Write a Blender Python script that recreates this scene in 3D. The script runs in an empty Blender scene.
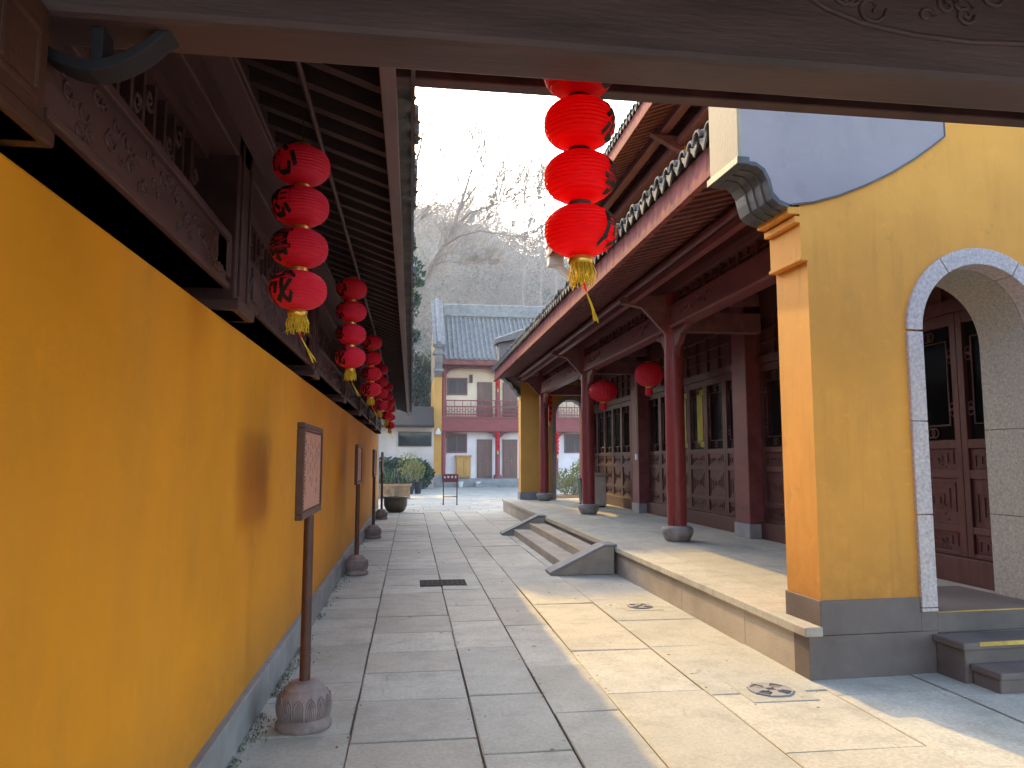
import bpy, math, random
from mathutils import Vector, Matrix
random.seed(11)
PI = math.pi
sc = bpy.context.scene
COL = sc.collection
RND = random.Random(5)

# ------------------------------------------------------------------ materials
def nt_of(name):
    m = bpy.data.materials.new(name); m.use_nodes = True
    nt = m.node_tree
    return m, nt, nt.nodes['Principled BSDF']
def N(nt, t, **kw):
    n = nt.nodes.new(t)
    for k, v in kw.items(): setattr(n, k, v)
    return n
def coord(nt, scale=(1, 1, 1), space='world'):
    if space == 'world': src = N(nt, 'ShaderNodeNewGeometry').outputs['Position']
    else: src = N(nt, 'ShaderNodeTexCoord').outputs['Object']
    mp = N(nt, 'ShaderNodeMapping'); mp.inputs['Scale'].default_value = scale
    nt.links.new(src, mp.inputs['Vector'])
    return mp.outputs['Vector']
def noise(nt, vec, scale, detail=4, rough=.55):
    n = N(nt, 'ShaderNodeTexNoise'); n.inputs['Scale'].default_value = scale
    n.inputs['Detail'].default_value = detail; n.inputs['Roughness'].default_value = rough
    nt.links.new(vec, n.inputs['Vector']); return n.outputs['Fac']
def ramp(nt, fac, p0, c0, p1, c1):
    r = N(nt, 'ShaderNodeValToRGB'); e = r.color_ramp.elements
    e[0].position = p0; e[0].color = (*c0, 1) if len(c0) == 3 else c0
    e[1].position = p1; e[1].color = (*c1, 1) if len(c1) == 3 else c1
    nt.links.new(fac, r.inputs['Fac']); return r.outputs['Color']
def mix(nt, fac, a, b, mode='MIX'):
    m = N(nt, 'ShaderNodeMix', data_type='RGBA', blend_type=mode)
    if isinstance(fac, (int, float)): m.inputs[0].default_value = fac
    else: nt.links.new(fac, m.inputs[0])
    for s, k in ((a, 6), (b, 7)):
        if isinstance(s, tuple): m.inputs[k].default_value = (*s, 1) if len(s) == 3 else s
        else: nt.links.new(s, m.inputs[k])
    return m.outputs[2]
def bump(nt, h, strength, dist=.01):
    b = N(nt, 'ShaderNodeBump'); b.inputs['Strength'].default_value = strength
    b.inputs['Distance'].default_value = dist
    nt.links.new(h, b.inputs['Height']); return b.outputs['Normal']
def sc3(c, k): return tuple(min(1, x * k) for x in c)

def simple(name, col, rough=.6, var=.25, scale=6., stretch=(1, 1, 1), bmp=.15, bscale=40., metallic=0., spec=.4, space='world', col2=None):
    m, nt, b = nt_of(name)
    v = coord(nt, stretch, space)
    f = noise(nt, v, scale, 6, .6)
    c = ramp(nt, f, .3, sc3(col, 1 - var), .7, col2 or sc3(col, 1 + var))
    nt.links.new(c, b.inputs['Base Color'])
    rr = N(nt, 'ShaderNodeMapRange'); rr.inputs[3].default_value = max(.05, rough - .12); rr.inputs[4].default_value = min(1, rough + .12)
    nt.links.new(f, rr.inputs[0]); nt.links.new(rr.outputs[0], b.inputs['Roughness'])
    b.inputs['Metallic'].default_value = metallic
    b.inputs['Specular IOR Level'].default_value = spec
    if bmp:
        nt.links.new(bump(nt, noise(nt, v, bscale, 5, .6), bmp), b.inputs['Normal'])
    return m

def plaster(name, col, stain, streak=.6, low=None, drips=False):
    m, nt, b = nt_of(name)
    v = coord(nt); vs = coord(nt, (1.2, 1.2, .30))
    f1 = noise(nt, v, .8, 5, .6); f2 = noise(nt, vs, 1.6, 5, .62); f3 = noise(nt, v, 9, 6, .65)
    c = ramp(nt, f1, .3, sc3(col, .86), .72, sc3(col, 1.1))
    s = ramp(nt, f2, .5, (0, 0, 0), .78, (streak,) * 3)
    c = mix(nt, s, c, stain)
    c = mix(nt, ramp(nt, f3, .56, (0, 0, 0), .8, (.30,) * 3), c, sc3(col, 1.28))
    vb = coord(nt, (1.1, 1.1, .8)); fb = noise(nt, vb, 1.9, 8, .7)
    c = mix(nt, ramp(nt, fb, .60, (0, 0, 0), .76, (.5,) * 3), c, sc3(stain, .8))
    if drips:  # narrow rain runs and pale rubbed patches
        d_ = noise(nt, coord(nt, (9, 9, .55)), 1.0, 5, .6); ms = noise(nt, v, 1.4, 3)
        k_ = N(nt, 'ShaderNodeMath', operation='MULTIPLY'); nt.links.new(ramp(nt, d_, .53, (0, 0, 0), .66, (.28,) * 3), k_.inputs[0]); nt.links.new(ramp(nt, ms, .42, (0, 0, 0), .6, (1,) * 3), k_.inputs[1])
        c = mix(nt, k_.outputs[0], c, stain)
        p_ = noise(nt, coord(nt, (1, 1, 2.4)), 2.4, 7, .7)
        c = mix(nt, ramp(nt, p_, .64, (0, 0, 0), .74, (.55,) * 3), c, sc3(col, 1.3))
    if low:  # dirt splashed near the ground
        sx = N(nt, 'ShaderNodeSeparateXYZ'); nt.links.new(v, sx.inputs[0])
        mr = N(nt, 'ShaderNodeMapRange'); mr.inputs[1].default_value = low[0]; mr.inputs[2].default_value = low[1]
        mr.inputs[3].default_value = 1; mr.inputs[4].default_value = 0
        nt.links.new(sx.outputs['Z'], mr.inputs[0])
        mm = N(nt, 'ShaderNodeMath', operation='MULTIPLY'); nt.links.new(mr.outputs[0], mm.inputs[0]); nt.links.new(f3, mm.inputs[1])
        c = mix(nt, mm.outputs[0], c, sc3(stain, .75))
    nt.links.new(c, b.inputs['Base Color']); b.inputs['Roughness'].default_value = .7
    b.inputs['Specular IOR Level'].default_value = .25
    a = N(nt, 'ShaderNodeMath', operation='ADD'); nt.links.new(noise(nt, v, 3, 3), a.inputs[0])
    mu = N(nt, 'ShaderNodeMath', operation='MULTIPLY'); mu.inputs[1].default_value = .25
    nt.links.new(noise(nt, v, 70, 4, .7), mu.inputs[0]); nt.links.new(mu.outputs[0], a.inputs[1])
    nt.links.new(bump(nt, a.outputs[0], .35, .012), b.inputs['Normal'])
    return m

def paving_mat(name, tint=(1, 1, 1)):
    m, nt, b = nt_of(name)
    T = lambda k: tuple(k * t for t in tint)
    v = coord(nt)
    at = N(nt, 'ShaderNodeAttribute'); at.attribute_name = 'tone'
    f1 = noise(nt, v, 1.1, 8, .68); f2 = noise(nt, v, 38, 6, .72); f3 = noise(nt, coord(nt, (1, .10, 1)), 60, 3, .6)
    c = ramp(nt, f1, .28, T(.47), .72, T(.72))
    c = mix(nt, .9, c, at.outputs['Color'], 'MULTIPLY')
    c = mix(nt, ramp(nt, f2, .36, (.55,) * 3, .60, (0, 0, 0)), c, T(.30))
    f4 = noise(nt, v, 2.6, 10, .78)
    c = mix(nt, ramp(nt, f4, .47, (0, 0, 0), .70, (.80,) * 3), c, T(.30))
    c = mix(nt, ramp(nt, noise(nt, v, 160, 3, .7), .56, (0, 0, 0), .72, (.30,) * 3), c, T(.78))
    f5 = noise(nt, v, 7.5, 6, .7)      # scattered dark specks and stains
    c = mix(nt, ramp(nt, f5, .66, (0, 0, 0), .74, (.7,) * 3), c, (.17, .15, .13))
    f6 = noise(nt, v, .55, 4, .6)      # broad worn and damp zones
    c = mix(nt, ramp(nt, f6, .52, (0, 0, 0), .72, (.35,) * 3), c, T(.26))
    vo = N(nt, 'ShaderNodeTexVoronoi', feature='DISTANCE_TO_EDGE'); vo.inputs['Scale'].default_value = .55
    wv = N(nt, 'ShaderNodeMix', data_type='VECTOR'); wv.inputs[0].default_value = .22
    nn = N(nt, 'ShaderNodeTexNoise'); nn.inputs['Scale'].default_value = 2.3; nn.inputs['Detail'].default_value = 6; nt.links.new(v, nn.inputs['Vector'])
    nt.links.new(v, wv.inputs[4]); nt.links.new(nn.outputs['Color'], wv.inputs[5]); nt.links.new(wv.outputs[1], vo.inputs['Vector'])
    ck = N(nt, 'ShaderNodeMath', operation='MULTIPLY'); nt.links.new(ramp(nt, vo.outputs['Distance'], .0, (.45,) * 3, .005, (0, 0, 0)), ck.inputs[0]); nt.links.new(ramp(nt, f1, .52, (0, 0, 0), .60, (1,) * 3), ck.inputs[1])
    c = mix(nt, ck.outputs[0], c, (.13, .115, .10))      # hairline cracks
    nt.links.new(c, b.inputs['Base Color'])
    b.inputs['Roughness'].default_value = .72; b.inputs['Specular IOR Level'].default_value = .3
    a = N(nt, 'ShaderNodeMath', operation='ADD'); nt.links.new(f2, a.inputs[0]); nt.links.new(f1, a.inputs[1])
    a2 = N(nt, 'ShaderNodeMath', operation='ADD'); nt.links.new(a.outputs[0], a2.inputs[0]); nt.links.new(f4, a2.inputs[1])
    nt.links.new(bump(nt, a2.outputs[0], .35, .005), b.inputs['Normal'])
    return m

def lantern_mat(name, col, transl, inner=None):
    m, nt, b = nt_of(name)
    v = coord(nt, (1, 1, 1), 'object')
    f = noise(nt, v, 9, 4)
    c = ramp(nt, f, .3, sc3(col, .85), .7, sc3(col, 1.12))
    nt.links.new(c, b.inputs['Base Color']); b.inputs['Roughness'].default_value = .45
    b.inputs['Specular IOR Level'].default_value = .3
    t = N(nt, 'ShaderNodeBsdfTranslucent'); t.inputs['Color'].default_value = (*sc3(col, 1.25), 1)
    mx = N(nt, 'ShaderNodeMixShader'); mx.inputs[0].default_value = transl
    nt.links.new(b.outputs[0], mx.inputs[1]); nt.links.new(t.outputs[0], mx.inputs[2])
    nt.links.new(mx.outputs[0], nt.nodes['Material Output'].inputs['Surface'])
    return m

def leaf_mat(name, c1, c2, transl=.25):
    m, nt, b = nt_of(name)
    v = coord(nt, (1, 1, 1))
    c = ramp(nt, noise(nt, v, 2.2, 5, .7), .35, c1, .68, c2)
    nt.links.new(c, b.inputs['Base Color']); b.inputs['Roughness'].default_value = .6
    t = N(nt, 'ShaderNodeBsdfTranslucent'); nt.links.new(c, t.inputs['Color'])
    mx = N(nt, 'ShaderNodeMixShader'); mx.inputs[0].default_value = transl
    nt.links.new(b.outputs[0], mx.inputs[1]); nt.links.new(t.outputs[0], mx.inputs[2])
    nt.links.new(mx.outputs[0], nt.nodes['Material Output'].inputs['Surface'])
    return m

M = {}
M['ochre'] = plaster('ochre_plaster', (.78, .29, .010), (.48, .23, .05), .28, (.22, .75))
M['yellow'] = plaster('yellow_plaster', (.76, .325, .054), (.40, .17, .038), .35, (.55, 1.3), True)
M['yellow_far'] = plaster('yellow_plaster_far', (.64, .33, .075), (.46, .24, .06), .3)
M['gable'] = plaster('grey_blue_paint', (.33, .275, .275), (.22, .19, .205), .6)
M['pink'] = plaster('pink_plaster', (.90, .78, .74), (.78, .62, .54), .2)
M['cream'] = plaster('cream_plaster', (.90, .70, .48), (.76, .56, .36), .2)
M['beige'] = plaster('beige_plaster', (.62, .50, .43), (.40, .28, .21), .4)
M['pale'] = plaster('weathered_lime_plaster', (.42, .40, .38), (.20, .18, .17), .8)
M['wood_dark'] = simple('dark_timber', (.082, .038, .036), .55, .35, 3, (2, .35, 2), .25, 30)
M['wood_gate'] = simple('gate_timber', (.088, .050, .050), .5, .35, 4, (.35, 2, 3), .25, 30)
M['wood_black'] = simple('dark_brown_timber', (.060, .021, .012), .5, .35, 4, (2, 2, 2), .25, 30)  # one even dark reddish brown, deeper than the gate timber
M['soffit'] = simple('near_black_soffit', (.016, .014, .020), .7, .3, 4, (2, .5, 2), .2, 30)  # even near-black base colour, darker than the rafters
M['rafter'] = simple('dark_rafter', (.050, .032, .036), .6, .3, 4, (.5, 2, 2), .2, 30)  # even base colour, darker than the corridor timber
M['wood_red'] = simple('red_lacquered_timber', (.18, .050, .048), .42, .3, 3, (2, .5, 2), .15, 30)
M['wood_hall'] = simple('dark_red_timber', (.20, .080, .078), .5, .3, 3, (2, .5, 2), .2, 30)
M['door'] = simple('door_timber', (.095, .033, .027), .45, .3, 5, (2, 2, .4), .2, 40)
M['column'] = simple('red_lacquer', (.25, .045, .040), .3, .25, 2, (3, 3, .4), .08, 20)
M['fascia'] = simple('faded_red_fascia', (.25, .085, .075), .9, .45, 3, (1, 3, 1), .3, 30, spec=.08)
M['fascia_left'] = simple('weathered_fascia', (.15, .092, .092), .5, .4, 3, (1, .3, 1), .2, 30)
M['tile'] = simple('grey_roof_tile', (.125, .118, .108), .85, .45, 5, (1, 1, 1), .5, 30)
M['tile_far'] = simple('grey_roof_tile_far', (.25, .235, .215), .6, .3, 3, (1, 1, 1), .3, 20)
M['stone'] = simple('grey_stone', (.26, .245, .235), .75, .28, 2.5, (1, 1, 1.2), .35, 60)
M['kerb'] = simple('kerb_stone', (.275, .265, .255), .75, .25, 2.5, (1, 1, 1), .35, 60)
M['platform'] = simple('platform_stone', (.40, .34, .27), .72, .3, 1.8, (1, .6, 1), .35, 50)
M['plinth'] = simple('plinth_stone', (.165, .125, .108), .75, .3, 1.6, (1, 1, 1), .3, 60)
M['granite'] = simple('pale_granite', (.54, .44, .405), .7, .30, 38, (1, 1, 1), .4, 120)
M['granite_in'] = simple('warm_granite', (.40, .345, .28), .7, .3, 45, (1, 1, 1), .3, 100)
M['black_stone'] = simple('dark_carved_brick', (.085, .08, .078), .6, .4, 5, (1, 1, 1), .3, 40)
M['cream_edge'] = simple('limewashed_gable_end', (.34, .27, .18), .75, .2, 4, (1, 1, .5), .3, 40)
M['basestone'] = simple('column_base_stone', (.29, .245, .21), .65, .35, 6, (1, 1, 1), .35, 60)
M['lotus'] = simple('carved_sandstone', (.27, .20, .18), .7, .3, 9, (1, 1, 1), .4, 70)
M['metal_dark'] = simple('dark_metal', (.06, .056, .055), .9, .3, 8, (1, 1, 1), .2, 60, spec=.05)
M['gold'] = simple('gold_foil', (.75, .45, .10), .35, .2, 20, metallic=.8, bmp=.1)
M['tassel'] = simple('yellow_thread', (.80, .56, .03), .6, .25, 30, bmp=0)
M['ink'] = simple('black_ink', (.012, .010, .010), .6, .1, 10, bmp=0)
M['cord'] = simple('cord', (.05, .04, .04), .7, .1, 10, bmp=0)
M['signface'] = simple('sign_face_board', (.50, .21, .13), .5, .12, 5, bmp=.1)
M['signframe'] = simple('sign_frame_wood', (.085, .030, .018), .45, .3, 5, (2, 2, 2), .2, 30)
M['signink'] = simple('faded_sign_ink', (.13, .085, .07), .6, .2, 30, bmp=0)
M['redboard'] = simple('dark_red_board', (.14, .025, .02), .45, .2, 5, bmp=.1)
M['white'] = simple('white_paint', (.75, .74, .72), .5, .06, 5, bmp=.05)
M['yellowpaint'] = simple('yellow_edge_paint', (.62, .40, .08), .6, .35, 6, bmp=.2)
M['curtain'] = simple('yellow_silk', (.85, .66, .05), .6, .3, 8, (4, 4, .5), .2, 12)
M['lanternC'] = lantern_mat('bright_red_silk', (.92, .012, .022), .55)
M['lanternL'] = lantern_mat('red_silk', (.93, .042, .095), .5)
M['lanternR'] = lantern_mat('crimson_silk', (.80, .05, .08), .45)
M['bark'] = simple('grey_bark', (.24, .19, .16), .85, .35, 7, (2, 2, .4), .5, 20)
M['twig'] = simple('pale_twigs', (.30, .25, .21), .85, .3, 3, bmp=0)
M['pot'] = simple('glazed_brown_pot', (.10, .070, .045), .4, .4, 6, bmp=.2)
M['basin'] = simple('brown_clay', (.36, .21, .10), .6, .35, 5, bmp=.3)
M['black_pot'] = simple('black_plastic_pot', (.03, .03, .035), .45, .2, 5, bmp=.1)
M['soil'] = simple('dark_soil', (.05, .035, .025), .9, .4, 20, bmp=.6)
M['cabinet'] = simple('honey_wood_cabinet', (.52, .27, .06), .45, .2, 4, (1, 1, .3), .15, 20)
M['bin'] = simple('beige_bin_shell', (.46, .38, .30), .45, .15, 6, bmp=.1)
M['greenbin'] = simple('green_bin_shell', (.05, .10, .07), .5, .2, 6, bmp=.1)
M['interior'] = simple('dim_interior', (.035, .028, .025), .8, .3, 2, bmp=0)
M['brownpaint'] = simple('brown_door_paint', (.20, .105, .075), .5, .2, 3, (3, 3, .5), .15, 20)
M['beamred'] = simple('red_balcony_timber', (.27, .055, .05), .5, .25, 3, (.5, 2, 2), .15, 20)
M['joint'] = simple('dirt_joint', (.15, .135, .115), .95, .5, 9, bmp=.5)
M['earth'] = simple('woodland_floor', (.17, .14, .10), .95, .4, .12, (1, 1, 1), 0, 2, col2=(.13, .14, .09))
M['paving'] = paving_mat('stone_paving', (1, .945, .78))
M['leaf_dark'] = leaf_mat('dark_evergreen_leaves', (.018, .045, .022), (.055, .10, .045))
M['leaf_mid'] = leaf_mat('mid_green_leaves', (.035, .075, .03), (.10, .16, .06))
M['leaf_yellow'] = leaf_mat('yellow_green_leaves', (.12, .14, .03), (.32, .32, .08))
M['leaf_dry'] = leaf_mat('dry_leaves', (.10, .05, .025), (.26, .15, .06), .1)
M['moss'] = leaf_mat('moss_tufts', (.14, .14, .10), (.26, .25, .17), .1)
def glass_mat(name, tint, alpha, rough=.06):
    m, nt, b = nt_of(name)
    v = coord(nt); b.inputs['Roughness'].default_value = rough
    c = ramp(nt, noise(nt, v, .7, 3), .3, sc3(tint, .7), .7, sc3(tint, 1.3)); nt.links.new(c, b.inputs['Base Color'])
    tr = N(nt, 'ShaderNodeBsdfTransparent'); mx = N(nt, 'ShaderNodeMixShader'); mx.inputs[0].default_value = alpha
    nt.links.new(tr.outputs[0], mx.inputs[1]); nt.links.new(b.outputs[0], mx.inputs[2])
    nt.links.new(mx.outputs[0], nt.nodes['Material Output'].inputs['Surface'])
    nt.links.new(bump(nt, noise(nt, v, 2.5, 2), .08, .02), b.inputs['Normal'])
    return m
M['glass'] = glass_mat('dim_window_glass', (.02, .024, .026), .30)
M['glass_far'] = glass_mat('dark_window_glass', (.055, .032, .026), 1., .45)
M['glass_blue'] = glass_mat('dark_blue_glass', (.012, .022, .026), 1.)

# ------------------------------------------------------------------ mesh builder
class MB:
    def __init__(s): s.v = []; s.f = []; s.sm = []
    def add(s, vs, fs, smooth=False):
        o = len(s.v); s.v.extend(tuple(p) for p in vs)
        s.f.extend(tuple(i + o for i in f) for f in fs); s.sm.extend([smooth] * len(fs)); return s
    def box(s, x0, x1, y0, y1, z0, z1, T=None):
        vs = [Vector(p) for p in ((x0, y0, z0), (x1, y0, z0), (x1, y1, z0), (x0, y1, z0), (x0, y0, z1), (x1, y0, z1), (x1, y1, z1), (x0, y1, z1))]
        if T is not None: vs = [T @ p for p in vs]
        return s.add(vs, [(0, 3, 2, 1), (4, 5, 6, 7), (0, 1, 5, 4), (1, 2, 6, 5), (2, 3, 7, 6), (3, 0, 4, 7)])
    def beam(s, p, q, w, h):   # bar with rectangular section, h roughly along z
        p = Vector(p); q = Vector(q); d = q - p; L = d.length
        if L < 1e-6: return s
        d.normalize(); up = Vector((0, 0, 1)) if abs(d.z) < .95 else Vector((0, 1, 0))
        sx = d.cross(up).normalized(); uz = sx.cross(d)
        T = Matrix.Translation(p) @ Matrix((sx, d, uz)).transposed().to_4x4()
        return s.box(-w / 2, w / 2, 0, L, -h / 2, h / 2, T)
    def tube(s, pts, r, n=8, cap=True, smooth=True):
        pts = [Vector(p) for p in pts]; k = len(pts)
        rs = r if isinstance(r, (list, tuple)) else [r] * k
        vs = []; prev = None
        for i in range(k):
            d = (pts[min(i + 1, k - 1)] - pts[max(i - 1, 0)])
            if d.length < 1e-9: d = Vector((0, 0, 1))
            d.normalize()
            if prev is None:
                a = Vector((0, 0, 1)) if abs(d.z) < .9 else Vector((1, 0, 0))
                u = d.cross(a).normalized()
            else:
                u = prev - d * prev.dot(d)
                u = u.normalized() if u.length > 1e-6 else d.orthogonal().normalized()
            prev = u; w = d.cross(u)
            for j in range(n):
                t = 2 * PI * j / n; vs.append(pts[i] + (u * math.cos(t) + w * math.sin(t)) * rs[i])
        fs = [(i * n + j, i * n + (j + 1) % n, (i + 1) * n + (j + 1) % n, (i + 1) * n + j) for i in range(k - 1) for j in range(n)]
        s.add(vs, fs, smooth)
        if cap: s.add(vs[:n], [tuple(range(n))[::-1]]); s.add(vs[-n:], [tuple(range(n))])
        return s
    def lathe(s, prof, c=(0, 0, 0), n=24, rip=None, smooth=True):
        vs = []
        for (r, z) in prof:
            for j in range(n):
                t = 2 * PI * j / n; rr = r * (rip(t, z) if rip else 1)
                vs.append((c[0] + rr * math.cos(t), c[1] + rr * math.sin(t), c[2] + z))
        k = len(prof)
        fs = [(i * n + j, i * n + (j + 1) % n, (i + 1) * n + (j + 1) % n, (i + 1) * n + j) for i in range(k - 1) for j in range(n)]
        s.add(vs, fs, smooth)
        if prof[0][0] > 1e-4: s.add(vs[:n], [tuple(range(n))[::-1]])
        if prof[-1][0] > 1e-4: s.add(vs[-n:], [tuple(range(n))])
        return s
    def prism(s, poly, a, b, axis='y', T=None):
        def P(u, v, w):
            p = Vector((u, w, v)) if axis == 'y' else (Vector((w, u, v)) if axis == 'x' else Vector((u, v, w)))
            return T @ p if T is not None else p
        n = len(poly); vs = [P(u, v, a) for u, v in poly] + [P(u, v, b) for u, v in poly]
        fs = [tuple(range(n))[::-1], tuple(range(n, 2 * n))] + [(i, (i + 1) % n, n + (i + 1) % n, n + i) for i in range(n)]
        return s.add(vs, fs)
    def build(s, name, mat, parent=None, bevel=0., org=None, colors=None):
        w = Vector((0, 0, 0))
        if parent is not None: w = Vector(parent['_w'])
        if org is not None: w = Vector(org)
        me = bpy.data.meshes.new(name)
        me.from_pydata([(p[0] - w.x, p[1] - w.y, p[2] - w.z) for p in s.v], [], s.f)
        me.polygons.foreach_set('use_smooth', s.sm)
        me.materials.append(M[mat] if isinstance(mat, str) else mat)
        if colors is not None:
            ca = me.color_attributes.new('tone', 'FLOAT_COLOR', 'CORNER')
            flat = []
            for p, cc in zip(me.polygons, colors):
                for _ in p.loop_indices: flat.extend((*cc, 1))
            ca.data.foreach_set('color', flat)
        me.validate(); me.update()
        o = bpy.data.objects.new(name, me); COL.objects.link(o)
        o['_w'] = tuple(w)
        if parent is not None: o.parent = parent
        elif org is not None: o.location = w
        if bevel:
            bm = o.modifiers.new('edge', 'BEVEL'); bm.width = bevel; bm.segments = 2; bm.limit_method = 'ANGLE'; bm.angle_limit = math.radians(40)
        return o
def tag(o, label=None, cat=None, group=None, kind=None):
    if label: o['label'] = label
    if cat: o['category'] = cat
    if group: o['group'] = group
    if kind: o['kind'] = kind
    return o
def thing(name, loc, label, cat, group=None, rz=0.):
    o = bpy.data.objects.new(name, None); COL.objects.link(o)
    o.location = loc; o.rotation_euler = (0, 0, rz); o['_w'] = tuple(loc); o.empty_display_size = .2
    return tag(o, label, cat, group)
def copy_tree(o, parent=None):
    c = o.copy(); COL.objects.link(c)
    if parent is not None: c.parent = parent
    for ch in [x for x in bpy.data.objects if x.parent == o]: copy_tree(ch, c)
    return c

# ------------------------------------------------------------------ camera, sun, sky
cam_d = bpy.data.cameras.new('camera'); cam = bpy.data.objects.new('camera', cam_d); COL.objects.link(cam)
cam_d.sensor_width = 36; cam_d.lens = 750 / 1024 * 36; cam_d.clip_end = 3000; cam_d.clip_start = .05
cam.location = (0, 0, 1.65)
cam.rotation_euler = (math.radians(90 + 5.786), 0, -math.atan2(.13211737, math.sqrt(1 - .13211737**2 - .1008**2)))
sc.camera = cam
sd = Vector((-.395, 2.1, 1.0)).normalized()       # towards the sun
sun_d = bpy.data.lights.new('sun', 'SUN'); sun_d.energy = 2.55; sun_d.angle = math.radians(.55); sun_d.color = (1, .66, .19)
sun = bpy.data.objects.new('sun', sun_d); COL.objects.link(sun); sun.location = (-20, 100, 60)
sun.rotation_euler = (-sd).to_track_quat('-Z', 'Y').to_euler()
wd = bpy.data.worlds.new('World'); sc.world = wd; wd.use_nodes = True
wn = wd.node_tree; bg = wn.nodes['Background']; sky = wn.nodes.new('ShaderNodeTexSky')
sky.sky_type = 'NISHITA'; sky.sun_disc = False
sky.sun_elevation = math.asin(sd.z); sky.sun_rotation = math.atan2(sd.x, sd.y)
sky.air_density = 1.0; sky.dust_density = 2.5; sky.ozone_density = 1.0; sky.altitude = 0
wn.links.new(sky.outputs[0], bg.inputs[0]); bg.inputs[1].default_value = .36
sc.view_settings.view_transform = 'Standard'; sc.view_settings.look = 'None'; sc.view_settings.exposure = 0; sc.view_settings.gamma = 1
sc.cycles.use_denoising = True; sc.cycles.film_exposure = 2.5   # the camera's own exposure: the photograph is exposed for the shade
sc.cycles.max_bounces = 8; sc.cycles.diffuse_bounces = 5; sc.cycles.transparent_max_bounces = 16; sc.cycles.volume_bounces = 1
sc.cycles.sample_clamp_indirect = 6

# ------------------------------------------------------------------ ground
g = MB(); g.add([(-400, -60, -.03), (400, -60, -.03), (400, 70, -.03), (-400, 70, -.03)], [(0, 1, 2, 3)])
tag(g.build('ground', 'joint'), kind='structure')
pv = MB(); tones = []
def slab(x0, x1, y0, y1):
    x0 += RND.uniform(.002, .007); x1 -= RND.uniform(.002, .007); y0 += RND.uniform(.001, .004); y1 -= RND.uniform(.001, .004)
    dz = RND.uniform(-.005, .004); tl = RND.uniform(-.003, .003); b = RND.uniform(.006, .014)
    zs = [dz - tl, dz + tl, dz + tl * .5, dz - tl * .5]
    jt = lambda: RND.uniform(-.004, .004)
    P = [(x0 + jt(), y0 + jt()), (x1 + jt(), y0 + jt()), (x1 + jt(), y1 + jt()), (x0 + jt(), y1 + jt())]
    b1, b2, b3, b4 = [RND.uniform(.004, .013) for _ in range(4)]
    Q = [(x0 + b1, y0 + b2), (x1 - b3, y0 + b2 * .7), (x1 - b3 * .7, y1 - b4), (x0 + b1 * .7, y1 - b4)]
    vs = [(p[0], p[1], -.03) for p in P] + [(p[0], p[1], z - .006) for p, z in zip(P, zs)] + [(p[0], p[1], z) for p, z in zip(Q, zs)]
    fs = [(8, 9, 10, 11)] + [(i, (i + 1) % 4, 4 + (i + 1) % 4, 4 + i) for i in range(4)] + [(4 + i, 4 + (i + 1) % 4, 8 + (i + 1) % 4, 8 + i) for i in range(4)]
    pv.add(vs, fs); t = RND.uniform(.74, 1.06); w = RND.uniform(-.03, .03)
    tones.extend([(t + w, t, t - w)] + [(.6 * t, .58 * t, .55 * t)] * 4 + [(.86 * t, .85 * t, .83 * t)] * 4)
def strip(x0, x1, y0, y1, lo, hi):
    y = y0
    while y < y1 - .05:
        L = RND.uniform(lo, hi); ny = min(y + L, y1)
        if y1 - ny < lo * .5: ny = y1
        slab(x0, x1, y, ny); y = ny
strip(-1.0, -.34, -6, 24.5, .42, .68)
strip(-.34, .42, -6, 24.5, .55, .85)
strip(.42, .945, -6, 24.5, .8, 1.5)
strip(.945, 1.40, -6, 24.5, 1.0, 1.9)
strip(1.40, 2.12, -6, 24.5, 1.0, 1.7)
strip(2.12, 3.0, -6, 24.5, .9, 1.6)
x = 3.0
while x < 8.6: strip(x, x + .85, -6, 5.7, .8, 1.5); x += .85
y = 24.5
while y < 47.2:                      # the far courtyard, laid across
    h = RND.choice([.5, .6, .75]); x = -8. + RND.uniform(0, .6)
    while x < 18:
        L = RND.uniform(.8, 1.6); slab(x, x + L, y, y + h); x += L
    y += h
tag(pv.build('pavement', 'paving', colors=tones), kind='structure')

# drain covers
d = thing('drain_cover', (.44, 10.37, 0), 'grey rectangular metal drain plate set across the paving joints of the alley', 'drain cover')
b = MB(); b.box(.14, .76, 10.10, 10.62, -.02, .006); b.build('plate', 'metal_dark', d, .003)
b = MB()
for i in range(9): b.box(.16 + i * .066, .19 + i * .066, 10.13, 10.59, .006, .010)
b.build('grille', 'soil', d)
def manhole(px, py, lab, rz, s=.30):
    t = thing('manhole_cover', (px, py, 0), lab, 'drain cover', 'carved stone drain covers', rz)
    b = MB(); T = Matrix.Translation((px, py, 0))
    b.box(-s, s, -s, s, -.02, .0065, T); b.build('stone_frame', 'paving', t, .003, colors=[(.8, .79, .78)] * 6)
    b = MB(); b.lathe([(s * .66, .0065), (s * .66, .0095), (0, .0095)], (px, py, 0), 24); b.build('dark_disc', 'joint', t)
    b = MB()
    for k in range(4):
        a = k * PI / 2
        p = [(.03, -.055), (s * .3, -.02), (s * .62, -.075), (s * .62, .075), (s * .3, .02), (.03, .055)]
        b.prism([(u * math.cos(a) - v * math.sin(a), u * math.sin(a) + v * math.cos(a)) for u, v in p], .0095, .016, 'z', T)
    b.tube([(px + s * .62 * math.cos(t_ * PI / 12), py + s * .62 * math.sin(t_ * PI / 12), .01) for t_ in range(25)], .008, 6, False)
    b.build('stone_grate', 'kerb', t)
manhole(2.58, 8.40, 'smaller looking stone drain grate farther along the platform foot', 0, .21)
manhole(2.58, 5.28, 'square stone drain grate in the paving nearest the yellow pier', 0, .24)

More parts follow.
